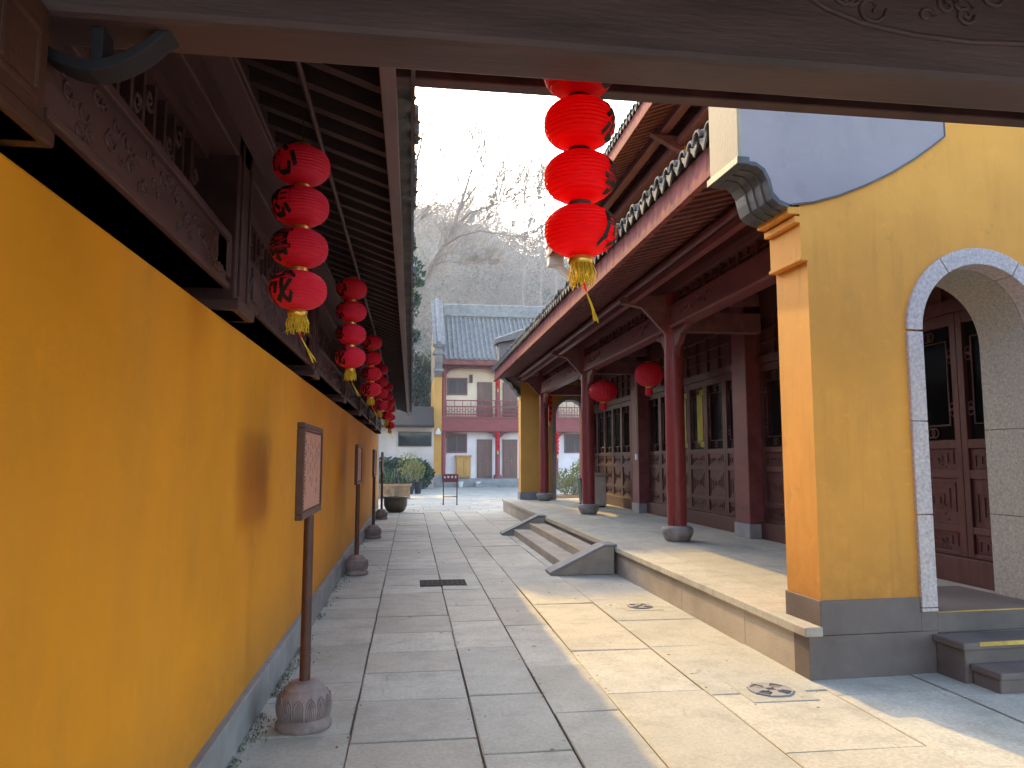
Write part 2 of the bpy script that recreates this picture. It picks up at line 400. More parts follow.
# ------------------------------------------------------------------ left wall
wl = thing('courtyard_wall', (-1.0, 10, 0), 'long ochre yellow plaster wall along the left side of the alley', 'wall')
b = MB(); b.box(-1.28, -1.0, -6, 23.2, .0, 2.40); b.build('plaster', 'ochre', wl, .012)
b = MB(); y = -6.
while y < 23.2:
    n = min(y + 1.45, 23.2); b.box(-1.1, -.955, y + .003, n - .003, -.02, .24); y = n
b.build('plinth', 'kerb', wl, .008)
b = MB(); b.box(-1.3, -1.02, 23.2, 24.6, 0, 2.42); b.build('end_pier', 'pale', wl, .01)

# moss and leaf litter at the wall foot
mo = MB()
for i in range(1700):
    y = 3.2 + abs(RND.gauss(0, 1)) * 3.5 if i % 3 else RND.uniform(3, 18)
    cl = math.sin(y * 3.1) + math.sin(y * 7.7 + 1) + math.sin(y * 1.3)
    if cl < -.3: continue
    x = -.955 + abs(RND.gauss(0, .035 + .02 * max(0, cl))); h = RND.uniform(.008, .028); a = RND.uniform(0, 2 * PI); r = RND.uniform(.006, .016)
    mo.add([(x, y, 0), (x + r * math.cos(a), y + r * math.sin(a), h), (x - r * math.sin(a), y + r * math.cos(a), h * .8)], [(0, 1, 2)])
tag(mo.build('moss', 'moss'), 'low moss and weeds along the foot of the yellow wall', 'weeds', kind='stuff')
lf = MB()
def litter(x, y, s):
    a = RND.uniform(0, 2 * PI); z = .004 + RND.uniform(0, .01); c, sn = math.cos(a) * s, math.sin(a) * s
    lf.add([(x - c, y - sn, z), (x + sn * .5, y - c * .5, z + s * .3), (x + c, y + sn, z + .003), (x - sn * .5, y + c * .5, z + s * .15)], [(0, 1, 2, 3)])
for i in range(160): litter(RND.uniform(-.94, 2.9), RND.uniform(2.6, 22), RND.uniform(.008, .028))
for i in range(300):
    litter(RND.choice([-.34, .42, .945, 1.40]) + RND.gauss(0, .02), RND.uniform(3, 20), RND.uniform(.006, .016))
tag(lf.build('leaf_litter', 'leaf_dry'), 'dry leaf bits scattered over the paving', 'leaf litter', kind='stuff')

# ------------------------------------------------------------------ left corridor: timber frame and eave above the wall
co = thing('covered_corridor', (-1.1, 10, 2.4), 'dark timber framed corridor with a tiled eave above the left yellow wall', 'building')
def scroll(mb, cx, cy, r, turns, axis, off, th, flip=1):
    pts = []
    for i in range(14):
        t = i / 13; rr = r * (1 - .8 * t); a = flip * turns * 2 * PI * t
        u, w = cx + rr * math.cos(a), cy + rr * math.sin(a)
        pts.append((off, u, w) if axis == 'x' else (u, off, w))
    mb.tube(pts, th, 5, False)
posts = [4.2 + 3.1 * i for i in range(7)]
YE = 26.
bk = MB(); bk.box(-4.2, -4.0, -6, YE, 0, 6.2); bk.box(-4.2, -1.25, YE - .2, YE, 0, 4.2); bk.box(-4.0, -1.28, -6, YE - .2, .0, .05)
bk.build('added_back_wall', 'interior', co)  # dark back wall added to keep daylight out behind the timbers
for py in posts:
    b = MB(); b.box(-1.24, -.93, py - .17, py + .17, 2.43, 3.40)
    b.box(-1.26, -.90, py - .20, py + .20, 2.43, 2.49)
    for s in (-1, 1): b.box(-.935, -.915, py + s * .1 - .012, py + s * .1 + .012, 2.52, 3.36)
    po = b.build('post', 'wood_dark', co, .012)
    b = MB()   # bracket block carried by the post, stepped
    b.box(-1.20, -.93, py + .17, py + .46, 2.52, 2.80); b.prism([(py + .46, 2.80), (py + .46, 2.58), (py + .62, 2.66), (py + .74, 2.80)], -1.18, -.96, 'x')
    b.box(-.935, -.915, py + .22, py + .41, 2.57, 2.76); b.box(-1.18, -.95, py - .46, py - .17, 2.60, 2.80)
    b.tube([(-.93, py + .26 + .1 * math.cos(a / 8 * PI), 2.60 + .1 * math.sin(a / 8 * PI)) for a in range(9)], .014, 6)
    b.build('bracket', 'wood_dark', po, .01)
spans = [(1.98, 3.92)] + [(p + .20 + .30, p + 3.1 - .24) for p in posts[:-1]]
for (a, c) in spans:
    b = MB(); b.box(-1.22, -.95, a, c, 2.52, 2.80); b.box(-1.22, -.925, a, c, 2.765, 2.80); b.box(-1.22, -.93, a, c, 2.52, 2.55)
    be = b.build('carved_beam', 'wood_dark', co, .006)
    b = MB(); rr = random.Random(int(a * 10)); nn = int((c - a) / .04)
    for i in range(nn):
        u = a + .08 + (c - a - .16) * (i + .5) / nn
        scroll(b, u + rr.uniform(-.015, .015), 2.66 + rr.uniform(-.08, .08), rr.uniform(.018, .042), rr.uniform(.8, 1.8), 'x', -.949, .0055, rr.choice((-1, 1)))
    b.build('relief_carving', 'wood_dark', be)
    # openwork frieze above the beam
    b = MB(); b.box(-1.12, -1.06, a, c, 2.80, 2.86); b.box(-1.12, -1.06, a, c, 3.20, 3.27)
    for i in range(int((c - a) / .13)):
        u = a + i * .13; b.box(-1.11, -1.075, u, u + .03, 2.86, 3.20)
        scroll(b, u + .075, 2.95 + .08 * (i % 3), .05, 1.3, 'x', -1.08, .012, 1 if i % 2 else -1)
    b.box(-1.16, -1.13, a, c, 2.80, 3.3)
    b.build('openwork_frieze', 'wood_dark', co)
b = MB(); b.box(-1.06, -.80, 1.6, YE, 3.40, 3.54); b.box(-.815, -.79, 1.6, YE, 3.43, 3.45); b.box(-1.2, -.93, 1.6, YE, 3.27, 3.395); b.build('purlin', 'wood_dark', co, .015)
b = MB(); b.tube([(-.5, 1.6, 3.335), (-.5, YE, 3.335)], .014, 6); b.build('conduit', 'wood_dark', co)
zr = lambda x: 3.24 + (-.13 - x) * .36          # rafter underside height
b = MB(); y = 1.75
while y < YE - .1:
    b.beam((-.12, y, zr(-.12) + .045), (-3.9, y, zr(-3.9) + .045), .065, .09); y += .235
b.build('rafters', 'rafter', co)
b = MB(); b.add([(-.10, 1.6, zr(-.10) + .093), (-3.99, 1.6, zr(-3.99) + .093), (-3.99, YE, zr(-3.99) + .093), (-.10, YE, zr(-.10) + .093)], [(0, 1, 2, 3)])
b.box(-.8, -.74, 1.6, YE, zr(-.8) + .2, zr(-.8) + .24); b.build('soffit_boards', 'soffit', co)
b = MB(); b.box(-.125, -.085, 1.6, YE, 3.17, 3.30); b.box(-.145, -.08, 1.6, YE, 3.165, 3.20)
b.tube([(-.14, 1.7, 3.27), (-.14, YE, 3.27)], .015, 6); b.build('fascia', 'fascia_left', co, .005)
def tile_eave(mb, X, z, y0, y1, pitch, side, rise, run, rt=.075, seed=1, detail=True):
    """tile courses running up from an eave edge that is parallel to Y; side=+1 roof rises towards +X"""
    rr = random.Random(seed); y = y0 + pitch / 2; n = 8; pts = []
    while y < y1:
        jx = rr.uniform(-.022, .022); jz = rr.uniform(-.014, .014); ra = rt * rr.uniform(.93, 1.07)
        e = Vector((X + jx, y, z + jz)); q = Vector((X + side * run, y, z + rise))
        vs = []
        for p in (e, q):
            for i in range(n):
                t = PI * (i / (n - 1)) ; vs.append((p.x, p.y + ra * math.cos(t), p.z + ra * 1.05 * math.sin(t)))
        mb.add(vs, [(i, i + 1, n + i + 1, n + i) for i in range(n - 1)], True)
        if detail:      # thick ring at the mouth of each cover tile
            mb.tube([(e.x, e.y + ra * math.cos(t * PI / 8), e.z + ra * 1.05 * math.sin(t * PI / 8)) for t in range(9)], .016, 5, True)
            mb.lathe([(0.0, 0), (.03, .001)], (e.x, e.y, e.z), 6)
        # pan with a drip tongue
        yp = y + pitch / 2; w = pitch * .42; m_ = 5; vs = []
        for p in (Vector((X, 0, z)), Vector((X + side * run, 0, z + rise))):
            for i in range(m_):
                t = -1 + 2 * i / (m_ - 1); vs.append((p.x, yp + w * t, p.z - .035 * (1 - t * t)))
        mb.add(vs, [(i, i + 1, m_ + i + 1, m_ + i) for i in range(m_ - 1)], True)
        if detail:
            h = .135 * rr.uniform(.85, 1.1)
            mb.prism([(yp - w, z + .012), (yp - w * .8, z - .04), (yp - w * .35, z - h * .62), (yp, z - h), (yp + w * .35, z - h * .62), (yp + w * .8, z - .04), (yp + w, z + .012), (yp, z - .03)], X - .012 * side, X + .006 * side, 'x')
        y += pitch
    return mb
b = MB(); tile_eave(b, -.015, 3.325, 1.6, YE, .21, -1, 1.55, 4.0, .072, 3); b.box(-.1, -.015, 1.6, YE, 3.29, 3.305)
b.add([(-.03, 1.6, 3.308), (-4, 1.6, 4.85), (-4, YE, 4.85), (-.03, YE, 3.308)], [(0, 1, 2, 3)])
b.build('eave_tiles', 'tile', co)

# ------------------------------------------------------------------ gate hall over the camera
GR = math.radians(2.7)
gt = thing('gate_hall', (-1.0, 1.9, 0), 'dark timber gate beam spanning the top of the view, with an unseen roof shaped to shade it', 'gateway', rz=math.radians(.2))
b = MB(); b.box(-1.35, 6.2, 1.9, 2.08, 2.762, 3.5)
bm_ = b.build('lintel_beam', 'wood_gate', gt, .022)
b = MB(); rr = random.Random(4)
for cx in (-.2, 1.62, 3.9):
    b.tube([(cx + .58 * math.cos(a / 20 * 2 * PI) * (1 if abs(math.cos(a / 20 * 2 * PI)) < .8 else .96), 1.9, 3.04 + .16 * math.sin(a / 20 * 2 * PI)) for a in range(21)], .010, 5, False)
    for i in range(16):
        scroll(b, cx + rr.uniform(-.4, .4), 3.03 + rr.uniform(-.08, .08), rr.uniform(.025, .06), rr.uniform(.7, 1.5), 'y', 1.90, .008, rr.choice((-1, 1)))
b.build('relief_carving', 'wood_gate', bm_)
b = MB(); b.box(-.15, 6.2, 3.04, 3.12, 3.25, 3.46); b.build('eave_board', 'wood_dark', gt, .008)
b = MB()
for i in range(28): b.beam((-.1 + i * .22, 2.0, 3.60), (-.1 + i * .22, 3.08, 3.42), .06, .07)
b.build('rafters', 'wood_dark', gt)
b = MB(); b.box(-1.30, -.90, 1.60, 1.90, 2.42, 2.76); b.box(-1.32, -.89, 1.60, 1.94, 2.42, 2.47)
b.box(-.915, -.895, 1.68, 1.86, 2.50, 2.53); b.box(-.915, -.895, 1.68, 1.86, 2.67, 2.70); b.box(-.915, -.895, 1.68, 1.705, 2.53, 2.67); b.box(-.915, -.895, 1.835, 1.86, 2.53, 2.67)
b.box(-1.25, -.95, 1.58, 1.605, 2.50, 2.53); b.box(-1.25, -.95, 1.58, 1.605, 2.68, 2.71)
b.build('carved_block', 'wood_black', gt, .012)
b = MB(); br = [(-1.03 + .40 * t / 14, 2.765 - .125 * math.sin(PI * min(1, t / 14 * 1.04)) ** .8) for t in range(15)]
b.prism(br + [(p[0], p[1] + .032) for p in br[::-1]], 1.95, 2.03, 'y')
b.box(-.83, -.80, 1.955, 2.025, 2.66, 2.79); b.build('curved_brace', 'soffit', gt, .004)
b = MB(); b.box(-4.5, 9.0, -2.2, 2.2, 3.5, 3.62); b.add([(-.2, 2.2, 3.66), (9, 2.2, 3.66), (9, 3.15, 3.49), (-.2, 3.15, 3.49)], [(0, 1, 2, 3)])  # unseen ceiling, carried back past the camera to darken the beam front
for i in range(24): b.box(-1.3 + i * .3, -1.2 + i * .3, -2.2, 1.88, 3.40, 3.498)
b.build('shading_ceiling', 'wood_gate', gt)
b = MB(); b.prism([(-2.5, 3.63), (2.0, 3.72), (3.2, 3.52), (3.2, 3.60), (1.0, 4.5), (-2.5, 3.75)], -.2, 9.0, 'x'); b.prism([(-2.5, 3.63), (1.5, 3.63), (1.0, 4.5), (-2.5, 3.75)], -4.5, -.2, 'x'); b.build('roof', 'tile', gt)  # unseen roof above, added to keep the gate timbers dark

# ------------------------------------------------------------------ lanterns
def glyph(mb, ch, R, zc, zr_, ang, w, h, off=.006):
    c = bpy.data.curves.new('g', 'FONT'); c.body = ch; c.offset = .022; c.resolution_u = 3
    o = bpy.data.objects.new('g', c); COL.objects.link(o)
    dg = bpy.context.evaluated_depsgraph_get(); me = bpy.data.meshes.new_from_object(o.evaluated_get(dg))
    vs = []
    for p in me.vertices:
        u = (p.co.x - .5) * w; z = (p.co.y - .38) * h; u += .12 * z
        rr_ = R * max(.2, 1 - abs(z / zr_) ** 2.4) ** .5 + off; a = ang + u / R
        vs.append((rr_ * math.cos(a), rr_ * math.sin(a), zc + z))
    mb.add(vs, [tuple(f.vertices) for f in me.polygons])
    bpy.data.objects.remove(o); bpy.data.curves.remove(c); bpy.data.meshes.remove(me)
def ball_profile(R, H, ribs=13, per=5, amp=.026):
    pr = []; n = ribs * per
    for i in range(n + 1):
        t = -1 + 2 * i / n; z = t * H * .93
        r = R * max(.0, 1 - abs(t * .975) ** 2.4) ** .5
        r *= 1 + amp * math.cos(2 * PI * i / per)
        pr.append((max(r, R * .24), z))
    return pr
def fringe(mb, z0, L, r0, n=46, seed=2, tail=.0):
    rr = random.Random(seed)
    for i in range(n):
        a = rr.uniform(0, 2 * PI); q = r0 * rr.uniform(.55, 1.0); k = rr.uniform(1.0, 1.35); l = L * rr.uniform(.75, 1.08)
        j = rr.uniform(-.008, .008)
        mb.tube([(q * math.cos(a), q * math.sin(a), z0), (q * k * math.cos(a) + j, q * k * math.sin(a), z0 - l * .5), (q * k * math.cos(a) - j, q * k * math.sin(a) + j, z0 - l)], .0022, 3, False)
def lantern_string(name, loc, zb, zt, mat, label, group, ang, ringmat, chars, seed, tail, step=.205, R=.133, Hh=.100, tz=0):
    """zb = height of the lowest ball centre, zt = where the cord is tied"""
    t = thing(name, (loc[0], loc[1], zb), label, 'lantern', group)
    t['_w'] = (0, 0, 0)
    for i, ch in enumerate(chars):
        zc = step * (len(chars) - 1 - i)
        b = MB(); b.lathe(ball_profile(R, Hh), (0, 0, zc), 36); sh = b.build('lantern_ball', mat, t); sh['_w'] = (0, 0, 0)
        b = MB(); glyph(b, ch, R, zc, Hh, ang + .10 * math.sin(i * 2.1 + seed), .165, .165); gl = b.build('painted_character', 'ink', sh)
        b = MB(); b.lathe([(.042, zc - Hh + .004), (.044, zc - Hh - .002), (.042, zc - Hh - .008)], (0, 0, 0), 14)
        b.lathe([(.044, zc + Hh - .010), (.045, zc + Hh - .002), (.042, zc + Hh + .005)], (0, 0, 0), 14); b.build('collar', ringmat, sh)
    b = MB(); b.tube([(0, 0, step * (len(chars) - 1) + Hh - .01), (.004, 0, zt - zb)], .003, 5); b.build('cord', 'cord', t)
    b = MB(); b.lathe([(.043, -Hh - .026), (.046, -Hh - .02), (.046, -Hh), (.04, -Hh + .004)], (0, 0, 0), 18); tc = b.build('tassel_collar', 'gold', t)
    b = MB(); fringe(b, -Hh - .02, .085, .043, 60, seed); rr = random.Random(seed)
    b.build('tassel', 'tassel', t)
    b = MB(); b.tube([(.01, 0, -Hh - .09), (.02, .0, -Hh - .125)], .004, 5); b.build('bead', 'lanternC', t)
    b = MB()
    for i in range(7):
        b.tube([(.02, 0, -Hh - .125), (.03 + tail * .3 + rr.uniform(-.004, .004), rr.uniform(-.004, .004), -Hh - .17), (.035 + tail + rr.uniform(-.012, .012), rr.uniform(-.006, .006), -Hh - .235 + rr.uniform(-.012, .012))], .0022, 3, False)
    b.build('tail_thread', 'tassel', t)
    return t
XIN = '\u5fc3\u60f3\u4e8b\u6210'
lantern_string('lantern_string', (.608, 2.64), 2.49, 3.45, 'lanternC', 'bright red backlit lantern string hanging from the beam in mid view', None, -.42, 'wood_dark', XIN, 5, .02, R=.130)
L1 = lantern_string('lantern_string', (-.545, 3.62), 2.455, 3.34, 'lanternL', 'red lantern string nearest the camera under the left eave', 'lantern strings under the left eave', -2.25, 'gold', XIN, 8, .05)
ords = ['second', 'third', 'fourth', 'fifth', 'last and farthest']
for i, (y, z) in enumerate(((6.72, 2.555), (9.85, 2.56), (13.0, 2.58), (16.2, 2.59), (19.4, 2.53))):
    c = copy_tree(L1); c.location = (-.545 + .015 * (i % 2), y, z); c.rotation_euler = (0, 0, .12 * ((i * 7) % 5 - 2))
    c['label'] = '%s red lantern string from the camera under the left eave' % ords[i]

def round_lantern(loc, zt, label, R, H):
    t = thing('round_lantern', loc, label, 'lantern', 'round lanterns in the hall veranda'); t['_w'] = (0, 0, 0)
    b = MB(); n = 18; pr = []
    for i in range(n + 1):
        th = -PI / 2 + PI * i / n; pr.append((max(R * math.cos(th) ** .8 if math.cos(th) > 0 else 0, R * .22), H * math.sin(th)))
    b.lathe(pr, (0, 0, 0), 96, lambda a, z: 1 + .022 * math.cos(24 * a)); b.build('pleated_shell', 'lanternR', t)
    b = MB(); b.lathe([(R * .25, H * .98), (R * .25, H * 1.1), (R * .2, H * 1.12)], (0, 0, 0), 16); b.lathe([(R * .2, -H * 1.12), (R * .25, -H * 1.08), (R * .25, -H * .98)], (0, 0, 0), 16); b.build('gold_cap', 'gold', t)
    b = MB(); b.lathe([(R * .24, -H * 1.12), (R * .26, -H * 1.3), (R * .27, -H * 1.7), (R * .25, -H * 1.72)], (0, 0, 0), 24, lambda a, z: 1 + .06 * math.cos(12 * a)); b.build('red_tassel', 'lanternR', t)
    b = MB()
    for s in (-1, 1): b.tube([(s * R * .12, 0, H * 1.1), (s * R * .12, 0, zt - loc[2])], .006, 5)
    b.build('hanger', 'cord', t)
round_lantern((4.72, 14.5, 3.36), 4.1, 'pleated red round lantern partly hidden behind the nearer red column', .275, .245)
round_lantern((4.47, 17.2, 3.26), 4.1, 'pleated red round lantern hanging beside the farther red column', .335, .25)

# ------------------------------------------------------------------ sign stands by the wall
def sign_stand(x, y, label, first=None):
    if first is not None:
        c = copy_tree(first); c.location = (x, y, 0); c['label'] = label; return c
    t = thing('sign_stand', (x, y, 0), label, 'sign', 'sign stands along the yellow wall'); t['_w'] = (0, 0, 0)
    b = MB(); pr = [(.155, 0), (.17, .012), (.172, .035), (.155, .055), (.145, .065), (.158, .10), (.163, .14), (.155, .18), (.135, .215), (.118, .232), (.122, .238), (.118, .248), (.095, .262), (.09, .275), (.06, .282), (.0, .284)]
    b.lathe(pr, (0, 0, 0), 72, lambda a, z: 1 + (.035 * abs(math.cos(9 * a)) if .07 < z < .225 else (.012 * math.cos(18 * a) if z < .06 else 0)))
    b.build('lotus_base', 'lotus', t)
    b = MB()
    for k in range(14):
        a = k * 2 * PI / 14 + .17
        for (dw, zt_, th) in ((.17, .205, .005), (.10, .185, .004), (.035, .165, .004)):
            for sg in (-1, 1):
                b.tube([((.150 + .017 * math.sin(PI * (z - .06) / .16)) * math.cos(a + sg * dw * math.sin(PI * .5 * min(1, (zt_ - z) / .04 + .02))), (.150 + .017 * math.sin(PI * (z - .06) / .16)) * math.sin(a + sg * dw * math.sin(PI * .5 * min(1, (zt_ - z) / .04 + .02))), z) for z in [.075 + (zt_ - .075) * q / 8 for q in range(9)]], th, 4, False)
    b.build('petal_carving', 'lotus', t)
    b = MB(); b.tube([(0, 0, .27), (0, 0, 1.30)], [.034, .031], 14); b.build('pole', 'signframe', t)
    b = MB(); W, z0, z1 = .47, 1.30, 1.87
    b.box(-.022, .022, -W, W, z0, z0 + .032); b.box(-.022, .022, -W, W, z1 - .032, z1)
    b.box(-.022, .022, -W, -W + .034, z0 + .032, z1 - .032); b.box(-.022, .022, W - .034, W, z0 + .032, z1 - .032)
    fr = b.build('frame', 'signframe', t, .005)
    b = MB()
    for i in range(38):
        u = -W + .045 + (2 * W - .09) * i / 37
        b.box(.012, .0225, u - .006, u + .006, z0 + .040, z0 + .050); b.box(.012, .0225, u - .006, u + .006, z1 - .050, z1 - .040)
    for i in range(22):
        w_ = z0 + .045 + (z1 - z0 - .09) * i / 21
        b.box(.012, .0225, -W + .042, -W + .052, w_ - .006, w_ + .006); b.box(.012, .0225, W - .052, W - .042, w_ - .006, w_ + .006)
    b.build('beaded_border', 'signframe', fr)
    b = MB(); b.box(-.015, .012, -W + .03, W - .03, z0 + .03, z1 - .03); bd = b.build('board', 'signface', t)
    b = MB(); rr = random.Random(9)
    for cidx in range(7):     # worn rows of painted characters, too faded to read
        yy = -W + .16 + cidx * .105; nchar = (5, 3, 4, 4, 3, 5, 2)[cidx]; zz = z1 - .11 - (0.03 if cidx % 2 else 0)
        for k in range(nchar):
            for s in range(4):
                u, v_ = yy + rr.uniform(-.02, .02), zz - k * .072 + rr.uniform(-.02, .02)
                if s % 2: b.box(.012, .0128, u - .014, u + .014, v_ - .0022, v_ + .0022)
                else: b.box(.012, .0132, u - .0022, u + .0022, v_ - .016, v_ + .016)
    b.build('faded_writing', 'signink', bd)
    return t
S1 = sign_stand(-.64, 4.98, 'nearest wooden notice board on a carved lotus stone base')
sign_stand(-.765, 11.3, 'second wooden notice board from the camera on a lotus stone base', S1)
sign_stand(-.775, 16.4, 'third wooden notice board from the camera on a lotus stone base', S1)
sign_stand(-.80, 21.6, 'farthest notice board on a stone base beside the round pot', S1)

# metal notice stand in the far court
t = thing('notice_stand', (1.45, 28, 0), 'small dark red notice on two thin metal legs alone on the paving', 'sign', rz=-.05)
b = MB()
for s in (-.25, .25): b.tube([(1.45 + s, 28, .01), (1.45 + s, 28, .95)], .022, 8); b.lathe([(.04, 0), (.04, .012), (.02, .02)], (1.45 + s, 28, 0), 10)
b.tube([(1.2, 28, .30), (1.7, 28, .30)], .018, 8); b.build('leg_frame', 'signframe', t)
T = Matrix.Translation((1.45, 27.97, .98)) @ Matrix.Rotation(math.radians(-18), 4, 'X')
b = MB(); b.box(-.30, .30, -.02, .02, -.15, .16, T); bd = b.build('board', 'redboard', t, .006)
b = MB(); rr = random.Random(3)
for k in range(4):
    for s in range(3):
        u = -.2 + k * .13 + rr.uniform(-.02, .02); w_ = .04 + rr.uniform(-.03, .03)
        b.box(u - .03, u + .03, -.026, -.021, w_ - .008, w_ + .008, T); b.box(u - .008, u + .008, -.0265, -.0215, w_ - .03, w_ + .03, T)
b.build('white_marks', 'white', bd)

# ------------------------------------------------------------------ near right wall with the stone arch
AW = thing('arched_gate_wall', (2.98, 5.5, 0), 'yellow plaster wall with a pale stone arch and grey painted gable', 'wall', rz=GR)
Y0, Y1 = 5.5, 5.97
AX, AZ, RI, RO = 4.685, 2.70, .575, .715
def arc(cx, cz, r, a0, a1, n): return [(cx + r * math.cos(a0 + (a1 - a0) * i / n), cz + r * math.sin(a0 + (a1 - a0) * i / n)) for i in range(n + 1)]
# plaster front as strips around the opening (no n-gon with a hole)
b = MB(); rm = (RI + RO) / 2
b.box(3.12, AX - rm, Y0, Y1, .58, AZ); b.box(AX + rm, 9.5, Y0, Y1, .58, AZ)
top = arc(AX, AZ, rm, PI, 0, 24)
for i in range(24):
    (xa, za), (xb, zb) = top[i], top[i + 1]
    b.prism([(xa, za), (xb, zb), (xb, 4.0), (xa, 4.0)], Y0, Y1, 'y')
b.box(3.12, AX - rm, Y0, Y1, AZ, 3.26); b.box(AX + rm, 9.5, Y0, Y1, AZ, 4.0)
b.box(3.07, AX - rm, Y0, Y1, 3.26, 4.0); b.box(3.07, 9.5, Y0, Y1, 4.0, 6.4)
b.build('plaster', 'yellow', AW)
b = MB(); b.box(3.055, 3.125, Y0 - .012, Y1 + .01, 3.235, 3.265); b.box(3.02, 3.07, Y0 - .006, Y1 + .005, 3.545, 3.60)
b.box(2.96, 3.07, Y0 - .008, Y1 + .008, 3.615, 3.675); b.build('corbel_steps', 'yellow', AW, .006)
# grey gable field: boundary measured on the facade plane
gp = [(2.99, 3.685), (3.18, 3.715), (3.42, 3.79), (3.66, 3.89), (3.90, 4.01), (4.13, 4.15), (4.30, 4.27), (4.43, 4.37), (4.43, 5.2), (2.56, 5.2), (2.56, 4.055), (2.62, 4.03), (2.70, 4.005), (2.765, 3.97), (2.81, 3.88), (2.835, 3.775), (2.89, 3.72)]
b = MB(); b.prism(gp, Y0 - .018, Y0 - .003, 'y'); b.prism([(2.585, 5.2), (2.585, 4.06), (2.79, 3.97), (2.86, 3.78), (2.99, 3.70), (3.069, 3.70), (3.069, 5.2)], Y0 - .003, Y1 - .02, 'y')
b.build('gable_panel', 'gable', AW)
b = MB()
for i in range(7): b.beam((gp[i][0], Y0 - .019, gp[i][1]), (gp[i + 1][0], Y0 - .019, gp[i + 1][1]), .010, .014)
b.beam((2.57, Y0 - .019, 4.46), (3.2, Y0 - .019, 4.56), .008, .010); b.beam((4.43, Y0 - .019, 4.37), (4.43, Y0 - .019, 5.2), .010, .010)
b.build('dark_outline', 'black_stone', AW)
b = MB(); b.box(2.545, 2.582, Y0 - .02, Y1 + .02, 4.05, 5.2); b.build('gable_end', 'cream_edge', AW, .006)
b = MB(); b.box(2.525, 2.63, Y0 - .045, Y1 + .045, 3.985, 4.046)
rp = [(2.60, 4.02), (2.69, 4.012), (2.765, 3.965), (2.81, 3.88), (2.832, 3.775), (2.885, 3.715), (2.97, 3.68)]
lp = [(2.95, 3.650), (2.875, 3.672), (2.815, 3.72), (2.79, 3.80), (2.775, 3.875), (2.74, 3.94), (2.69, 3.975), (2.60, 3.982)]
b.prism(rp + lp, Y0 - .035, Y1 + .03, 'y')
for z in (.10, .22, .34): b.tube([(p[0] - .002, Y0 - .03 + z, p[1] - .004) for p in lp], .010, 5)
b.build('scroll_bracket', 'black_stone', AW, .008)
b = MB(); b.box(3.105, AX - RO - .004, Y0 - .014, Y1 + .016, .322, .58); b.box(3.0, AX - RI - .003, Y0 - .0135, Y0 + .2, -.02, .319)
b.box(AX - RO - .004, AX - RI - .003, Y0 - .0125, Y0 + .16, .3195, .468)
b.box(AX + RO + .004, 9.5, Y0 - .014, Y1 + .016, -.02, .58); b.build('plinth', 'plinth', AW, .006)
b = MB(); b.box(2.955, 3.102, Y0 - .045, Y0 + .125, .322, .392); b.build('corner_nosing', 'platform', AW, .008)
# the stone ring: voussoirs and jamb blocks, with a deep lining
def ring_piece(mb, a0, a1, n=8):
    o = arc(AX, AZ, RO, a0, a1, n); i_ = arc(AX, AZ, RI, a0, a1, n)
    mb.prism(o + i_[::-1], Y0 - .03, Y0 + .16, 'y')
sa = MB(); g_ = .006
for (d0, d1) in ((180, 122), (122, 58), (58, 0)): ring_piece(sa, math.radians(d0) - g_, math.radians(d1) + g_, 10)
for s in (-1, 1):
    x0, x1 = sorted((AX + s * RI, AX + s * RO)); z = .50
    for h in (.72, .74, .732): sa.box(x0, x1, Y0 - .03, Y0 + .16, z + .003, z + h - .003); z += h
    sa.box(x0, x1, Y0 - .03, Y0 + .16, .47, .497)
ring = sa.build('stone_arch', 'granite', AW, .006)
b = MB(); YD = 6.16
ip = arc(AX, AZ, RI, 0, PI, 24); op = arc(AX, AZ, RI + .12, 0, PI, 24)
for k in range(24): b.prism([ip[k], ip[k + 1], op[k + 1], op[k]], Y0 + .163, YD, 'y')
for s in (-1, 1):
    if s < 0: b.box(AX - RI - .12, AX - RI, Y0 + .163, Y0 + .62, .42, AZ)
    else:
        for (za, zb) in ((.42, 1.16), (1.166, 1.92), (1.926, AZ)): b.box(AX + RI, AX + RI + .12, Y0 + .163, YD, za, zb)
b.build('arch_lining', 'granite_in', AW)
b = MB(); b.box(AX - RI + .002, AX + RI - .002, Y0 - .0, 6.6, .30, .455); b.build('threshold', 'plinth', AW, .008)
b = MB(); b.box(AX - RI - .06, 6.2, 5.16, Y0 - .016, .245, .30); b.box(AX - RI - .03, 6.2, 5.19, Y0 - .016, -.01, .245)
st = b.build('step', 'plinth', AW, .012)
b = MB(); b.box(AX - RI + .0, 6.2, 4.90, 5.185, .10, .15); b.box(AX - RI + .02, 6.2, 4.93, 5.185, -.01, .10)
b.build('step', 'plinth', AW, .012)
b = MB(); b.box(AX - RI + .01, AX + RI - .01, Y0 - .006, Y0 + .03, .4555, .458); b.box(AX - .5, AX + RI, 5.157, 5.175, .275, .3025); b.build('yellow_edge_line', 'yellowpaint', AW)
b = MB(); b.prism([(Y0 - .3, 6.4), (Y1 + .3, 6.4), ((Y0 + Y1) / 2, 6.9)], 2.4, 9.5, 'x'); b.build('coping', 'tile', AW)

